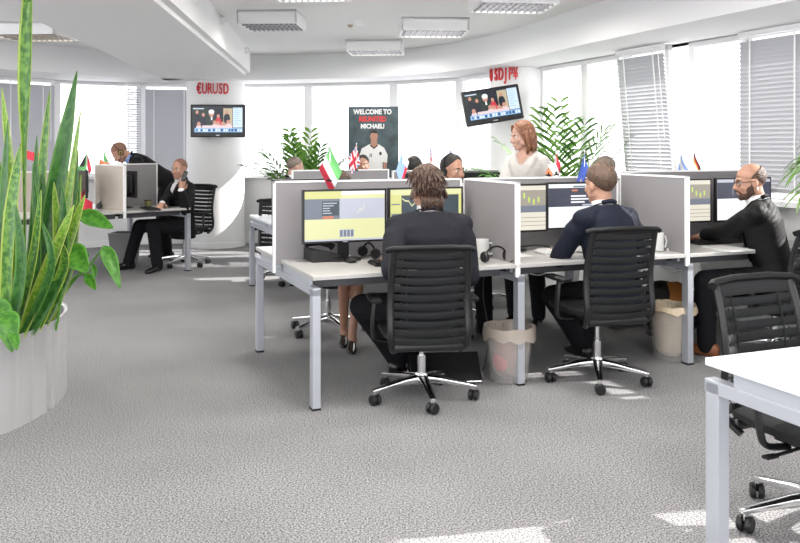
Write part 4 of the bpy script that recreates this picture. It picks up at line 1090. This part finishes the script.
    b = MB(); b.box((0, -.003, z-h*.5+.007), (.03, .002, .005)); b.build('badge', M_SILV, t)
    return t
UF = UANG - 90           # facing the front-row users
monitor('wide monitor with a yellow and slate page at the left end of the front row', D(.36, .52), UF-2, .545, .335, 1.022, 'yellow')
monitor('monitor with a dark price chart on yellow, behind the shaggy-haired man', D(.925, .55), UF+1, .535, .33, 1.025, 'chart')
monitor('monitor with a sepia page and green chart, cut off by the side divider', D(1.555, .52), UF, .53, .33, 1.035, 'sepia')
monitor('monitor with a white and navy web page beside the navy-suited man', D(2.10, .55), UF, .53, .33, 1.04, 'web')
monitor('monitor with a sepia page right of the side divider, beside the glasses man\'s hands', D(2.99, .52), UF, .53, .33, 1.05, 'sepia')
monitor('monitor with a red button page in front of the balding man in glasses', D(3.57, .52), UF, .55, .335, 1.05, 'red')
for u_, l_ in ((.26, 'dark monitor edge showing left of the white divider edge, across from the yellow page'), (.80, 'far-side monitor back to back with the price chart'), (1.60, 'far-side monitor across from the sepia chart page'), (2.14, 'far-side monitor beside the headset man'), (2.95, 'far-side monitor in front of the hidden grey-haired man')):
    monitor(l_, D(u_, 2*DD-.52), UF+180, .53, .33, 1.075 if u_ < .3 else 1.045)
monitor('dark monitor in the second row under the poster', D(2.2, 3.40), UF, .52, .33, 1.02)
monitor('second-row monitor beside the one under the poster', D(2.78, 3.40), UF, .52, .33, 1.02)
monitor('black monitor turned away beside the man on the phone', DL(-.52, .50), 40, .5, .31, 1.02)
monitor('dark monitor seen edge on, left of the beige divider', DL(-1.14, .42), 215, .48, .30, 1.04)

# ------------------------------------------------------------------ desk clutter
def at_desk(px, py, z=.741):
    Y = (CH - z) * F / (py - HOR); return V(((px - 400) / F * Y, Y, z))
def keyboard(label, loc, rot, m=M_BLK):
    t = thing('keyboard', label, 'keyboard', loc, rot, 'keyboards on the desks')
    b = MB(); b.box((0, 0, .009), (.43, .14, .016), rx(R(2)), bev=.004); b.build('case', m, t)
    b = MB()
    for r in range(5):
        for c in range(15):
            b.box((-.195 + c*.0275, -.05 + r*.0245, .0205), (.023, .020, .007), rx(R(2)))
    b.build('keys', M_BLKM if m is M_BLK else m, t)
    return t
keyboard('white keyboard under the navy-suited man\'s hand', at_desk(566, 252), R(UANG+4), M_WHITEP)
keyboard('black keyboard beside the glasses man\'s hands', at_desk(716, 243), R(UANG), M_BLK)
keyboard('black keyboard in front of the charcoal-suited man', D(.66, .28, .741), R(UANG))
keyboard('black keyboard at the elbow of the man on the phone', at_desk(150, 209.5), R(120), M_BLK)
def desk_phone(label, loc, rot):
    t = thing('desk_phone', label, 'phone', loc, rot)
    b = MB(); b.prism([(-.09, 0), (.09, 0), (.09, .035), (-.09, .075)], .2, tr(-.1, 0, 0) @ Matrix(((0, 0, 1, 0), (1, 0, 0, 0), (0, 1, 0, 0), (0, 0, 0, 1)))); b.build('body', M_BLK, t)
    b = MB(); b.tube([(-.06, -.09, .085), (-.06, -.07, .10), (-.06, 0, .10), (-.06, .07, .085), (-.06, .09, .068)], [.022, .018, .014, .018, .022], 10); b.build('handset', M_BLKM, t, True)
    b = MB()
    for r in range(4):
        for c in range(3): b.box((.0 + c*.026, -.05 + r*.028, .062 - r*.0062), (.018, .016, .008))
    b.build('keypad', M_SILV, t)
    return t
desk_phone('black desk phone under the left monitor of the front row', at_desk(322, 260), R(UANG-90))
def mug(label, loc, rot, h=.10, r=.041, m=M_WHITEP):
    t = thing('mug', label, 'mug', loc, rot, 'white mugs')
    b = MB(); b.lathe([(0, .004), (r*.9, .002), (r, .012), (r, h), (r-.004, h), (r-.005, .01), (0, .01)], 24); b.build('cup', m, t, True)
    b = MB(); b.tube([(r-.003, 0, h*.8), (r+.022, 0, h*.78), (r+.032, 0, h*.5), (r+.022, 0, h*.22), (r-.003, 0, h*.2)], .006, 8); b.build('handle', m, t, True)
    return t
mug('white mug standing right of the charcoal-suited man', at_desk(482, 258), R(10), .12, .045)
mug('white mug standing behind the navy-suited man\'s chair', at_desk(657, 251), R(20), .125, .046)
t = thing('sugar_pot', 'small white lid on the desk right of the white mug', 'lid', at_desk(670.5, 250.5)); b = MB(); b.lathe([(0, .022), (.012, .022), (.024, .016), (.027, 0), (0, 0)], 18); b.build('shell', M_WHITEP, t, True); b = MB(); b.ell((0, 0, .026), .007); b.build('knob', M_WHITEP, t)
def headset(label, loc, rot):
    t = thing('headset', label, 'headset', loc, rot, 'headsets lying on desks')
    b = MB(); b.tube([(.085*math.cos(q), .0, .02+.085*math.sin(q)*.9) for q in [R(15*j) for j in range(13)]], .006, 8); b.build('headband', M_BLKM, t, True)
    for s in (-1, 1):
        b = MB(); b.lathe([(0, -.014), (.03, -.014), (.035, 0), (.03, .014), (0, .014)], 18, tr(s*.085, 0, .036) @ ry(math.pi/2)); b.build('ear_cup', M_BLK, t, True)
    b = MB(); b.tube([(.085, -.02, .03), (.06, -.09, .015), (.02, -.12, .012)], .0035, 6); b.build('microphone', M_BLKM, t)
    return t
headset('black headset lying by the white mug and the side divider', at_desk(496, 262), R(30))
headset('black headset under the gap between the two left monitors', at_desk(369, 258), R(-60))
headset('black headset in a tangle left of the beige divider', at_desk(103, 208.5), R(80))
def mouse(label, loc, rot):
    t = thing('mouse', label, 'mouse', loc, rot); b = MB(); b.loft([((0, -.055, .01), (.018, 0, 0), (0, 0, .008)), ((0, -.03, .016), (.03, 0, 0), (0, 0, .016)), ((0, .02, .017), (.031, 0, 0), (0, 0, .017)), ((0, .05, .011), (.022, 0, 0), (0, 0, .010))], 16, 2.4); b.build('shell', M_BLK, t, True)
    b = MB(); b.cyl((-.004, .03, .03), (.004, .03, .03), .008, n=10); b.build('wheel', M_SILV, t)
mouse('grey mouse on the desk below the left monitor', at_desk(351, 262), R(20))
# paper lying at the right front desk
t = thing('paper_pad', 'white paper pad under the elbow of the man in glasses', 'paper', at_desk(727, 249), R(UANG)); b = MB(); b.box((0, 0, .004), (.21, .297, .008)); b.build('sheets', M_WHITEP, t); b = MB(); b.box((0, .142, .005), (.211, .012, .0105)); b.build('binding', M_SILV, t)
t = thing('plant_cup', 'small olive pot behind the black monitor of the man on the phone', 'pot', at_desk(148, 207.5)); b = MB(); b.lathe([(0, 0), (.03, 0), (.04, .09), (.036, .09), (.03, .02), (0, .02)], 18); b.build('cup', mat('olive_plastic', (.20, .19, .07), .5), t, True); b = MB(); b.lathe([(.041, .08), (.044, .085), (.041, .09)], 18); b.build('rim', M_BLKM, t)
# phone held at the ear of the seated man on the left
t = thing('mobile_phone', 'black phone held at the ear of the man at the left desk', 'phone', wp(184.5, 176, 9.73)); t.rotation_euler = (R(-8), R(20), R(20))
b = MB(); b.box((0, 0, 0), (.05, .012, .12), bev=.005); b.build('body', M_BLK, t); b = MB(); b.box((0, -.0065, .005), (.042, .001, .09)); b.build('glass', M_SHOE, t)

# ------------------------------------------------------------------ under the desks: bins, footrest, bag, cables
def bin_(label, loc, r0, r1, h, liner, wall, over=.09, red=False):
    t = thing('waste_bin', label, 'bin', loc)
    b = MB(); b.lathe([(0, .0), (r0, .0), (r1, h), (r1-.004, h), (r0-.004, .006), (0, .006)], 28); b.build('bucket', wall, t, True)
    random.seed(len(label)); b = MB(); n = 30; prof = [(r0*.55, .03), (r0*.85, .06), (r1*.82, h*.6), (r1*.97, h+.004), (r1+.010, h+.012), (r1+.014, h-.02), (r1+.016, h-over)]
    rings = []
    for i, (r, z) in enumerate(prof):
        rings.append(b.ring([((r + random.uniform(-.006, .006)*(1 if i > 3 else .6)) * math.cos(2*math.pi*k/n), (r + random.uniform(-.005, .005)) * math.sin(2*math.pi*k/n), z + (random.uniform(-.02, .02) if i == 6 else random.uniform(-.006, .006) if i > 3 else 0)) for k in range(n)]))
    b.skin(rings, cap=False); b.build('liner', liner, t, True)
    if red:
        b = MB(); b.ell((-.02, -.05, h*.45), (.09, .06, .11), None, 2); b.build('rubbish', mat('pink_rubbish', (.55, .16, .16), .6, bump=.5, bscale=20), t, True)
    return t
def floor_at(px, py): Y = CH*F/(py-HOR); return V(((px-400)/F*Y, Y, 0))
bin_('clear plastic bin with a thin liner and pink rubbish behind the middle desk leg', floor_at(509, 380), .115, .150, .33, M_LINER, M_FILM, .06, True)
bin_('clear bin with a full cream liner behind the right desk leg', floor_at(672, 358), .125, .150, .36, M_BINL, M_FILM, .03)
t = thing('waste_bin', 'grey square mesh bin under the left desk', 'bin', floor_at(125, 265)); b = MB(); rings = [b.ring([(sx*w, sy*w, z) for sx, sy in ((-1, -1), (1, -1), (1, 1), (-1, 1))]) for w, z in ((.12, 0), (.155, .40), (.15, .40), (.118, .01))]; b.skin(rings); b.build('bucket', mat('grey_bin', (.19, .19, .19), .6), t); b = MB(); b.tube([(-.157, -.157, .40), (.157, -.157, .40), (.157, .157, .40), (-.157, .157, .40)], .007, 6, closed=True); b.build('rim', M_SILV, t)
# footrest under the first desk
fr = floor_at(444, 377); t = thing('footrest', 'black footrest on a chrome wire frame under the left front desk', 'footrest', fr, R(6))
b = MB(); b.box((0, 0, .085), (.44, .24, .025), rx(R(42)), bev=.006); b.build('platform', M_BLK, t)
b = MB(); b.tube([(-.21, -.16, .012), (.21, -.16, .012), (.235, -.10, .012), (.22, .10, .11), (-.22, .10, .11), (-.235, -.10, .012)], .007, 8, closed=True); b.build('wire_frame', M_ALU, t, True)
# dark bag with an orange strap by the cream bin
bgp = floor_at(668, 338); t = thing('handbag', 'dark bag with an orange flap behind the cream bin', 'bag', bgp, R(20))
b = MB(); b.ell((0, 0, .20), (.20, .12, .20), None, 3); b.ell((-.05, .02, .36), (.14, .10, .08), None, 2); b.ell((.12, -.02, .30), (.10, .09, .12), None, 2); b.ell((0, 0, .05), (.19, .12, .05), None, 2); link_mesh('body', remesh(b, .012, 3), mat('dark_bag', (.015, .014, .012), .55, bump=.8, bscale=22), t, True, 180)
b = MB(); b.loft([((-.02, -.10, .20), (.09, 0, 0), (0, .012, 0)), ((0, -.125, .27), (.09, 0, 0), (0, .012, 0)), ((.02, -.10, .36), (.08, 0, 0), (0, .012, 0)), ((.02, -.04, .42), (.06, 0, 0), (0, .012, .01))], 14, 4); b.build('flap', mat('orange_leather', (.45, .17, .04), .45), t, True)
def cable(label, pts, r=.0045, m=M_WIRE):
    b = MB(); b.tube(spline(pts, 5), r, 6); return tag(b.build('cable', m, None, True), label, 'cable')
def Dp(u, v, z): return tuple(D(u, v, z))
cable('black cable hanging in a loop below the middle desk near the divider end', [Dp(1.42, .55, .70), Dp(1.45, .5, .60), Dp(1.55, .5, .56), Dp(1.64, .5, .62), Dp(1.66, .5, .70)])
cable('grey cable looping under the navy-suited man\'s desk', [Dp(1.50, .45, .70), Dp(1.58, .4, .62), Dp(1.72, .4, .60), Dp(1.85, .42, .70)], .005, M_WHITEP)
cable('cable hanging straight down to the floor by the middle desk leg', [Dp(1.22, .3, .70), Dp(1.21, .3, .5), Dp(1.23, .28, .3), Dp(1.2, .3, .02), Dp(1.1, .5, .008)], .004)
cable('white cable bundle sagging under the right front desk', [Dp(2.70, .5, .70), Dp(2.75, .46, .58), Dp(2.9, .46, .55), Dp(3.05, .46, .62), Dp(3.1, .5, .70)], .012, M_WHITEP)
cable('black cable coil under the right front desk', [Dp(2.76, .40, .70), Dp(2.78, .38, .60), Dp(2.86, .38, .58), Dp(2.92, .38, .64), Dp(2.88, .40, .70)], .006)
cable('black cable lying behind the keyboard of the navy-suited man', [Dp(1.40, .60, .748), Dp(1.5, .56, .76), Dp(1.62, .62, .755), Dp(1.75, .58, .77), Dp(1.9, .62, .75)], .006)
cable('black cable trailing on the desk below the left monitor', [Dp(.50, .62, .748), Dp(.6, .58, .76), Dp(.70, .62, .752), Dp(.8, .56, .765)], .006)
t = thing('power_hub', 'round black socket hub dangling in the cables under the middle desk', 'hub', D(1.70, .42, .64)); b = MB(); b.lathe([(0, -.02), (.03, -.02), (.036, 0), (.03, .02), (0, .02)], 16, rx(R(80))); b.build('shell', M_BLK, t, True); b = MB(); b.cyl((0, 0, .03), (0, 0, .07), .005, n=6); b.build('cord', M_WIRE, t)

# ------------------------------------------------------------------ flags
FW = mat('flag_white', (.80, .80, .80), .75); FR_ = mat('flag_red', (.62, .03, .06), .7); FG = mat('flag_green', (.13, .42, .13), .7); FB = mat('flag_blue', (.05, .10, .42), .7); FLB = mat('flag_light_blue', (.28, .42, .80), .7); FY = mat('flag_yellow', (.75, .50, .04), .7); FK = mat('flag_black', (.015, .015, .015), .7); FO = mat('flag_orange', (.80, .22, .10), .7)
FM = [FW, FR_, FG, FB, FLB, FY, FK, FO]
def flag(label, px, py, Y, u, v, pat, base=1.236, lean=0.0, fold=.018, n=(24, 18), nf=2.2):
    """cloth corner at the pole top (px, py); u (fly) and v (hoist, downwards) are offsets in photo pixels at that depth"""
    top = wp(px, py, Y); t = thing('desk_flag', label, 'flag', (top.x, top.y, base), 0, 'small desk flags')
    z = top.z - base; q = Y / F
    b = MB(); b.tube([(lean*q*-1, 0, 0), (0, 0, z + .012)], .0035, 8); b.ell((0, 0, z + .014), .007); b.build('pole', M_WHITEP, t, True)
    b = MB(); b.lathe([(0, 0), (.022, 0), (.022, .008), (.008, .016), (.006, .03)], 16, tr(lean*q*-1, 0, 0)); b.build('clip_base', M_BLKM, t, True)
    b = MB(); nu, nv = n; grid = []
    for j in range(nv + 1):
        row = []
        for i in range(nu + 1):
            a, c = i/nu, j/nv
            x = (u[0]*a + v[0]*c)*q; zz = z - (u[1]*a + v[1]*c)*q
            y = fold*math.sin(a*nf*math.pi + c*1.6)*(.35+a) - .006
            zz -= .010*math.sin(a*math.pi)*(1 - c*.4)
            row.append(b.bm.verts.new((x, y, zz)))
        grid.append(row)
    for j in range(nv):
        for i in range(nu):
            f = b.bm.faces.new((grid[j][i], grid[j][i+1], grid[j+1][i+1], grid[j+1][i])); f.material_index = pat((i+.5)/nu, (j+.5)/nv)
    o = b.build('cloth', FM, t, True, 180)
    md = o.modifiers.new('thickness', 'SOLIDIFY'); md.thickness = .0012
    return t
def uk(a, c):
    if abs(a-.5) < .09 or abs(c-.5) < .13: return 1
    if abs(a-.5) < .16 or abs(c-.5) < .22: return 0
    d = min(abs(a-c), abs(a+c-1))
    return 1 if d < .05 else 0 if d < .15 else 3
def usa(a, c):
    if a < .4 and c < .54: return 3 if (int(a*20)+int(c*14)) % 3 else 0
    return 1 if int(c*13) % 2 == 0 else 0
def sa(a, c):
    if a < .3 and abs(c-.5) < .38*(1-a/.32): return 6
    if abs(c-.5) < .12 or abs(abs(c-.5) - .5*(1-a/.45)) < .12 and a < .45: return 2
    if abs(c-.5) < .2: return 0
    return 1 if c < .5 else 3
flag('green, white and red flag drooping over the divider above the yellow monitor', 330, 147, 5.22, (-11, 22), (12, 25), lambda a, c: 2 if a < .36 else 0 if a < .66 else 1, 1.236, fold=.015)
flag('small British flag in front of the poster', 356.5, 145, 8.15, (-9, 12), (4, 18), uk, 1.215)
flag('tall white, blue and red flag left of the dark-haired man', 403, 147, 5.6, (6, 15), (-7, 24), lambda a, c: 0 if c < .28 else 4 if a < .74 else 1, 1.236, nf=1.5)
flag('narrow red and white striped flag behind the shaggy-haired man', 430, 146, 9.15, (3, 7), (-1, 17), usa, 1.21, fold=.01)
flag('small blue and white flag above the headset man', 450.5, 149, 7.9, (4.5, 9), (-3, 12), lambda a, c: 3 if c < .35 or c > .8 else 0, 1.12, fold=.01)
flag('red and white flag to the right of the standing woman', 556, 153, 6.27, (5, 13), (-2, 12), lambda a, c: 1 if c < .6 else 0, 1.236, fold=.012)
flag('orange and white flag in front of the standing woman\'s arm', 548.5, 167, 6.2, (6, 7), (-3, 6), lambda a, c: 7 if a < .7 else 0, 1.236, fold=.008)
flag('plain blue flag beside the head of the navy-suited man', 584.5, 153, 6.0, (3, 14), (-9, 32), lambda a, c: 5 if (a-.5)**2+(c-.6)**2 < .002 else 3, 1.236, fold=.015, nf=1.6)
flag('pale blue and white flag behind the right side divider', 681, 153, 6.9, (7, 17), (-3, 16), lambda a, c: 0 if abs(c-.45) < .14 else 4, .741, nf=1.4)
flag('black, red and gold flag right of the tilted window', 694, 152, 6.75, (7, 17), (-1, 8), lambda a, c: 6 if c < .34 else 1 if c < .67 else 5, .741, fold=.01)
flag('South African flag left of the beige divider', 87, 153, 9.45, (6, 17), (-9, 15), sa, 1.18, fold=.02, nf=1.5)
flag('green and white flag beside the bending man', 103.5, 149, 9.85, (5, 11), (0, 10), lambda a, c: 2 if a < .8 else 0, 1.12, fold=.01)
flag('orange flag drooping over the left divider under the bending man', 100, 159, 9.85, (10, 4), (-2, 8), lambda a, c: 7, 1.12, fold=.015)
flag('red flag with a white crescent hanging low by the headset on the left desk', 78, 189, 9.2, (14, 13), (0, 14), lambda a, c: 0 if (.0225 > (a-.45)**2+(c-.5)**2 > .010) and a < .52 else 1, .741, fold=.02)
flag('red flag half hidden between the snake plant leaves', 26, 150, 9.3, (15, 3), (1, 9), lambda a, c: 1, .741, fold=.02)

# ------------------------------------------------------------------ palms
def frond(b, p0, d, L, droop, n=15, lw=.014, ll=.22, seed=0):
    """arching rachis with pairs of leaflets; returns nothing, draws in b"""
    rnd = random.Random(seed); d = V(d).normalized(); pts = []; p = V(p0); v = d.copy(); uvl = b.bm.loops.layers.uv.verify()
    for i in range(n + 1):
        pts.append(p.copy()); v = (v + V((0, 0, -droop/n))).normalized(); p = p + v*L/n
    b.tube(pts, [.0055*(1-.8*i/n) for i in range(n+1)], 6)
    for i in range(3, n + 1):
        t = i/n; dr = (pts[i] - pts[i-1]).normalized(); sd = dr.cross(V((0, 0, 1)))
        if sd.length < .05: sd = V((1, 0, 0))
        sd.normalize(); up = sd.cross(dr)
        for s in (-1, 1):
            l = ll*(.55 + .6*math.sin(math.pi*min(1, t*.85+.1)))*rnd.uniform(.85, 1.12)
            dd = (dr*(.75+.5*t) + sd*s*.9 + up*.15 + V((0, 0, rnd.uniform(-.3, .05)))).normalized(); nn = dd.cross(up).normalized()
            a = pts[i]; c1 = a + dd*l*.4; c2 = a + dd*l*.75 + V((0, 0, -.02)); c3 = a + dd*l + V((0, 0, -.05*l/.2))
            vs = [b.bm.verts.new(q) for q in (a, c1+nn*lw, c1-nn*lw, c2+nn*lw*.8, c2-nn*lw*.8, c3)]
            cen = [b.bm.verts.new(c1 + up*-.004), b.bm.verts.new(c2 + up*-.004)]
            for f in ((vs[0], vs[1], cen[0]), (vs[0], cen[0], vs[2]), (vs[1], vs[3], cen[1], cen[0]), (vs[2], cen[0], cen[1], vs[4]), (vs[3], vs[5], cen[1]), (vs[4], cen[1], vs[5])):
                fc = b.bm.faces.new(f)
                for q, lp in enumerate(fc.loops): lp[uvl].uv = (.5 + .1*q, t*3 + .3*q)
def palm(label, loc, n, h, spread, mats, seed, pot_m, ll=.22, lw=.014, aim=None, trunk=0.0):
    t = thing('potted_palm', label, 'palm', loc)
    b = MB(); b.lathe([(0, 0), (.15, 0), (.20, .40), (.21, .42), (.19, .42), (.17, .34), (0, .34)], 28); b.build('pot', pot_m, t, True)
    b = MB(); b.lathe([(.185, .36), (0, .37)], 24); b.build('soil', M_SOIL, t)
    if trunk: b = MB(); b.tube([(0, 0, .3), (.01, .0, .36+trunk*.5), (0, 0, .38+trunk)], [.035, .028, .03], 12); b.build('trunk', mat('palm_trunk', (.16, .11, .06), .8, bump=.6, bscale=40), t, True)
    rnd = random.Random(seed)
    for i in range(n):
        a = i*2.399 + rnd.uniform(-.3, .3); e = rnd.uniform(.25, 1.0)
        if aim and i < len(aim): a, e = aim[i]
        sp = spread*e; d = V((math.cos(a)*sp, math.sin(a)*sp, 1.0))
        b = MB(); frond(b, (math.cos(a)*.03, math.sin(a)*.03, .36+trunk), d, h*rnd.uniform(.78, 1.05)*(1.05 if e < .6 else .95), .5 + 1.1*e, 16, lw, ll, seed*31+i)
        b.build('frond', mats[i % len(mats)], t, True, 180)
    return t
palm('bushy dark green palm in front of the back window, left of the poster', (-1.27, 10.9, 0), 26, 1.25, .30, (M_PALM, M_PALM, M_PALML), 5, M_TRIM, .24, .021)
palm('light green palm beside the standing woman and the right column', (1.62, 8.35, 0), 14, 1.52, .45, (M_PALML, M_PALM, M_PALML), 9, M_TRIM, .30, .015, aim=((R(15), .95), (R(160), .85), (R(70), .5), (R(190), 1.0), (R(-10), .6)))
palm('palm at the right edge behind the man in glasses', tuple(D(3.68, -.80)), 6, .82, .8, (M_PALML, M_PALML, M_PALM), 14, M_TRIM, .28, .014, aim=((R(172), 1.1), (R(160), 1.0), (R(185), .85), (R(178), 1.3)), trunk=.93)
# low greenery on the right sill
t = thing('sill_plant', 'low green trailing plant on the window sill behind the hidden grey-haired man', 'plant', tuple(D(3.90, 2.75, ZS + .01)))
b = MB(); b.lathe([(0, 0), (.05, 0), (.06, .08), (.055, .08), (.05, .06), (0, .06)], 18); b.build('pot', M_TRIM, t, True)
b = MB()
for i in range(12): frond(b, (0, 0, .06), (-.2+.4*math.cos(i*2.4), math.sin(i*2.4), .25), .22, 1.2, 6, .014, .06, i)
b.build('leaves', M_PALM, t, True)

# ------------------------------------------------------------------ steel planter with snake plants, left foreground
PX, PY, PA, PB, PH = -2.39, 4.62, .455, .77, .475
pl = thing('planter', 'large oval brushed steel planter at the left edge', 'planter', (PX, PY, 0))
b = MB(); b.lathe([(1.0, 0), (1.0, PH), (.985, PH+.004), (.965, PH), (.965, .10), (0, .10)], 72, sx=PA, sy=PB); b.build('steel_wall', M_STEEL, pl, True, 50)
b = MB(); b.lathe([(.96, PH-.09), (.5, PH-.075), (0, PH-.07)], 48, sx=PA, sy=PB); b.build('soil', M_SOIL, pl, True)
b = MB(); b.lathe([(1.004, PH-.012), (1.008, PH-.004), (1.002, PH+.004), (.985, PH+.006)], 72, sx=PA, sy=PB); b.build('rim', M_STEEL, pl, True)
def blade(b, pts, widths, cup=.25, face=V((0, -1, 0)), twist=0.0):
    """long leaf along pts with given half widths; UV x across, y along"""
    uvl = b.bm.loops.layers.uv.verify(); P = spline(pts, 6); n = len(P); rows = []
    ww = [widths[min(int(i/(n-1)*(len(widths)-1)), len(widths)-2)] for i in range(n)]
    for i, p in enumerate(P):
        f = i/(n-1)*(len(widths)-1); k = min(int(f), len(widths)-2); w = widths[k]*(1-(f-k)) + widths[k+1]*(f-k)
        d = (P[min(i+1, n-1)] - P[max(i-1, 0)]).normalized(); fc = Matrix.Rotation(twist*i/n, 3, d) @ face
        s = d.cross(fc).normalized(); nn = s.cross(d)
        row = []
        for q in (-1, -.8, -.4, 0, .4, .8, 1): row.append(b.bm.verts.new(p + s*w*q + nn*w*cup*(q*q - .4)))
        rows.append(row)
    for i in range(n-1):
        for j in range(6):
            fce = b.bm.faces.new((rows[i][j], rows[i][j+1], rows[i+1][j+1], rows[i+1][j]))
            for lp, (uu, vv) in zip(fce.loops, ((j, i), (j+1, i), (j+1, i+1), (j, i+1))): lp[uvl].uv = ((0, .1, .3, .5, .7, .9, 1)[uu], vv/(n-1))
sp = thing('snake_plant', 'tall snake plant with upright banded leaves filling the steel planter', 'plant', (PX, PY, PH-.08))
def lw(px, py, Y): return wp(px, py, Y) - V((PX, PY, PH-.08))
def sleaf(base, mid, tip, Y, w, m, prof=(.45, .8, 1.0, .95, .7, .05), Yb=None, tw=0.0, cup=.3, face=(-.5, -1, 0)):
    b = MB(); q = Y/F; Yb = Yb or Y
    b0 = lw(base[0], base[1], Yb); b0.z = 0.0; rr = math.hypot(b0.x/PA, b0.y/PB)
    if rr > .86: b0.x *= .86/rr; b0.y *= .86/rr
    blade(b, [b0, lw(mid[0], mid[1], (Y+Yb)/2), lw(tip[0], tip[1], Y)], [w*q*.5*p for p in prof], cup, V(face).normalized(), tw)
    o = b.build('leaf', m, sp, True, 180); md = o.modifiers.new('thickness', 'SOLIDIFY'); md.thickness = .003; md.offset = 0
sleaf((26, 330), (25, 140), (29, -12), 4.55, 20, M_SANS, (.3, .22, .2, .2, .45, .95, 1.0, .85, .6), cup=.45)
sleaf((46, 322), (55, 200), (77, 71), 4.5, 24, M_SANSD, (.5, .75, .95, 1.0, .95, .75, .35, .03), tw=.3)
sleaf((20, 340), (14, 200), (2, 88), 4.45, 13, M_SANSL, (.5, .8, 1.0, .95, .7, .04))
sleaf((40, 325), (40, 210), (50, 90), 4.9, 17, M_SANS, (.5, .8, 1.0, .9, .55, .04), Yb=4.8)
sleaf((60, 325), (66, 220), (81, 110), 4.75, 15, M_SANSL, (.6, .9, 1.0, .95, .7, .05), tw=-.4)
sleaf((12, 350), (10, 230), (21, 143), 4.25, 19, M_SANS, (.5, .9, 1.0, 1.0, .7, .05))
sleaf((34, 340), (33, 240), (37, 135), 4.4, 12, M_SANSD, (.5, .8, 1.0, .9, .6, .04))
sleaf((50, 330), (62, 260), (85, 195), 4.45, 17, M_SANSL, (.5, .9, 1.0, .9, .6, .04))
sleaf((36, 345), (48, 270), (74, 205), 4.3, 17, M_SANSL, (.5, .9, 1.0, .95, .65, .04))
sleaf((30, 345), (33, 260), (41, 190), 4.25, 13, M_SANS, (.5, .9, 1.0, .9, .6, .04))
sleaf((5, 350), (3, 240), (8, 120), 4.3, 15, M_SANSD, (.6, .9, 1.0, .9, .6, .04))
sleaf((0, 350), (-8, 240), (-14, 110), 4.4, 18, M_SANS, (.6, .9, 1.0, .9, .6, .04))
sleaf((66, 318), (72, 250), (78, 150), 4.85, 10, M_SANSD, (.6, .9, 1.0, .9, .6, .04))
sleaf((62, 322), (70, 270), (81, 175), 4.6, 11, M_SANS, (.6, .9, 1.0, .9, .6, .04))
sleaf((22, 340), (22, 270), (16, 205), 4.2, 18, M_SANSD, (.6, .9, 1.0, .9, .6, .04))
sleaf((44, 335), (46, 280), (43, 150), 4.7, 11, M_SANSD, (.6, .9, 1.0, .9, .6, .04))
rnd = random.Random(4)
for i in range(30):
    Y = rnd.uniform(4.2, 5.1); x0 = rnd.uniform(-60, 66); x1 = x0 + rnd.uniform(-16, 16)
    sleaf((x0, 335), ((x0+x1)/2 + rnd.uniform(-4, 4), 270), (x1, rnd.uniform(150, 255)), Y, rnd.uniform(9, 16), rnd.choice((M_SANS, M_SANSD, M_SANSD, M_SANSL)), (.6, .9, 1.0, .9, .6, .04), tw=rnd.uniform(-.5, .5), face=(rnd.uniform(-1, .6), -1, 0))
po = thing('pothos', 'glossy broad-leaved plant trailing over the planter rim beside the snake plant', 'plant', (PX, PY, PH-.08))
def hleaf(base, mid, tip, Y, w, face=(0, -1, .3), stem=None, tipY=None):
    b = MB(); q = Y/F; blade(b, [lw(base[0], base[1], Y), lw(mid[0], mid[1], Y-.03), lw(tip[0], tip[1], tipY or Y-.05)], [w*q*.5*p for p in (.15, .8, 1.0, .95, .7, .4, .05)], .2, V(face).normalized())
    o = b.build('leaf', M_POTH, po, True, 180); md = o.modifiers.new('thickness', 'SOLIDIFY'); md.thickness = .002
    if stem:
        b = MB(); b.tube(spline([lw(x, y, Y_) for x, y, Y_ in stem] + [lw(base[0], base[1], Y)], 5), .006, 8); b.build('stem', M_POTH, po, True)
hleaf((80, 212), (96, 220), (113, 228), 4.6, 19, (.3, -1, .8), stem=((56, 330, 4.7), (66, 270, 4.65), (74, 225, 4.62)))
hleaf((68, 246), (76, 258), (88, 272), 4.5, 26, (.2, -1, .5), stem=((58, 322, 4.6), (62, 285, 4.55)))
hleaf((104, 246), (111, 262), (120, 288), 4.7, 15, (.5, -1, .2), stem=((60, 300, 4.75), (76, 278, 4.75), (92, 262, 4.72)))
hleaf((86, 274), (91, 282), (96, 290), 4.6, 10, (.2, -1, .2), stem=((64, 290, 4.65), (76, 276, 4.62)))
hleaf((93, 264), (94, 272), (93, 281), 4.68, 6, (.4, -1, .2))
hleaf((4, 312), (8, 326), (12, 352), 4.12, 24, (.4, -1, .3), stem=((12, 345, 4.3), (4, 318, 4.2)))
hleaf((-4, 300), (2, 316), (4, 338), 4.2, 22, (.1, -1, .5), stem=((4, 345, 4.3),))
hleaf((12, 330), (15, 340), (17, 350), 4.1, 10, (.6, -1, .2))
hleaf((78, 262), (84, 258), (90, 255), 4.8, 14, (-.2, -1, .8))
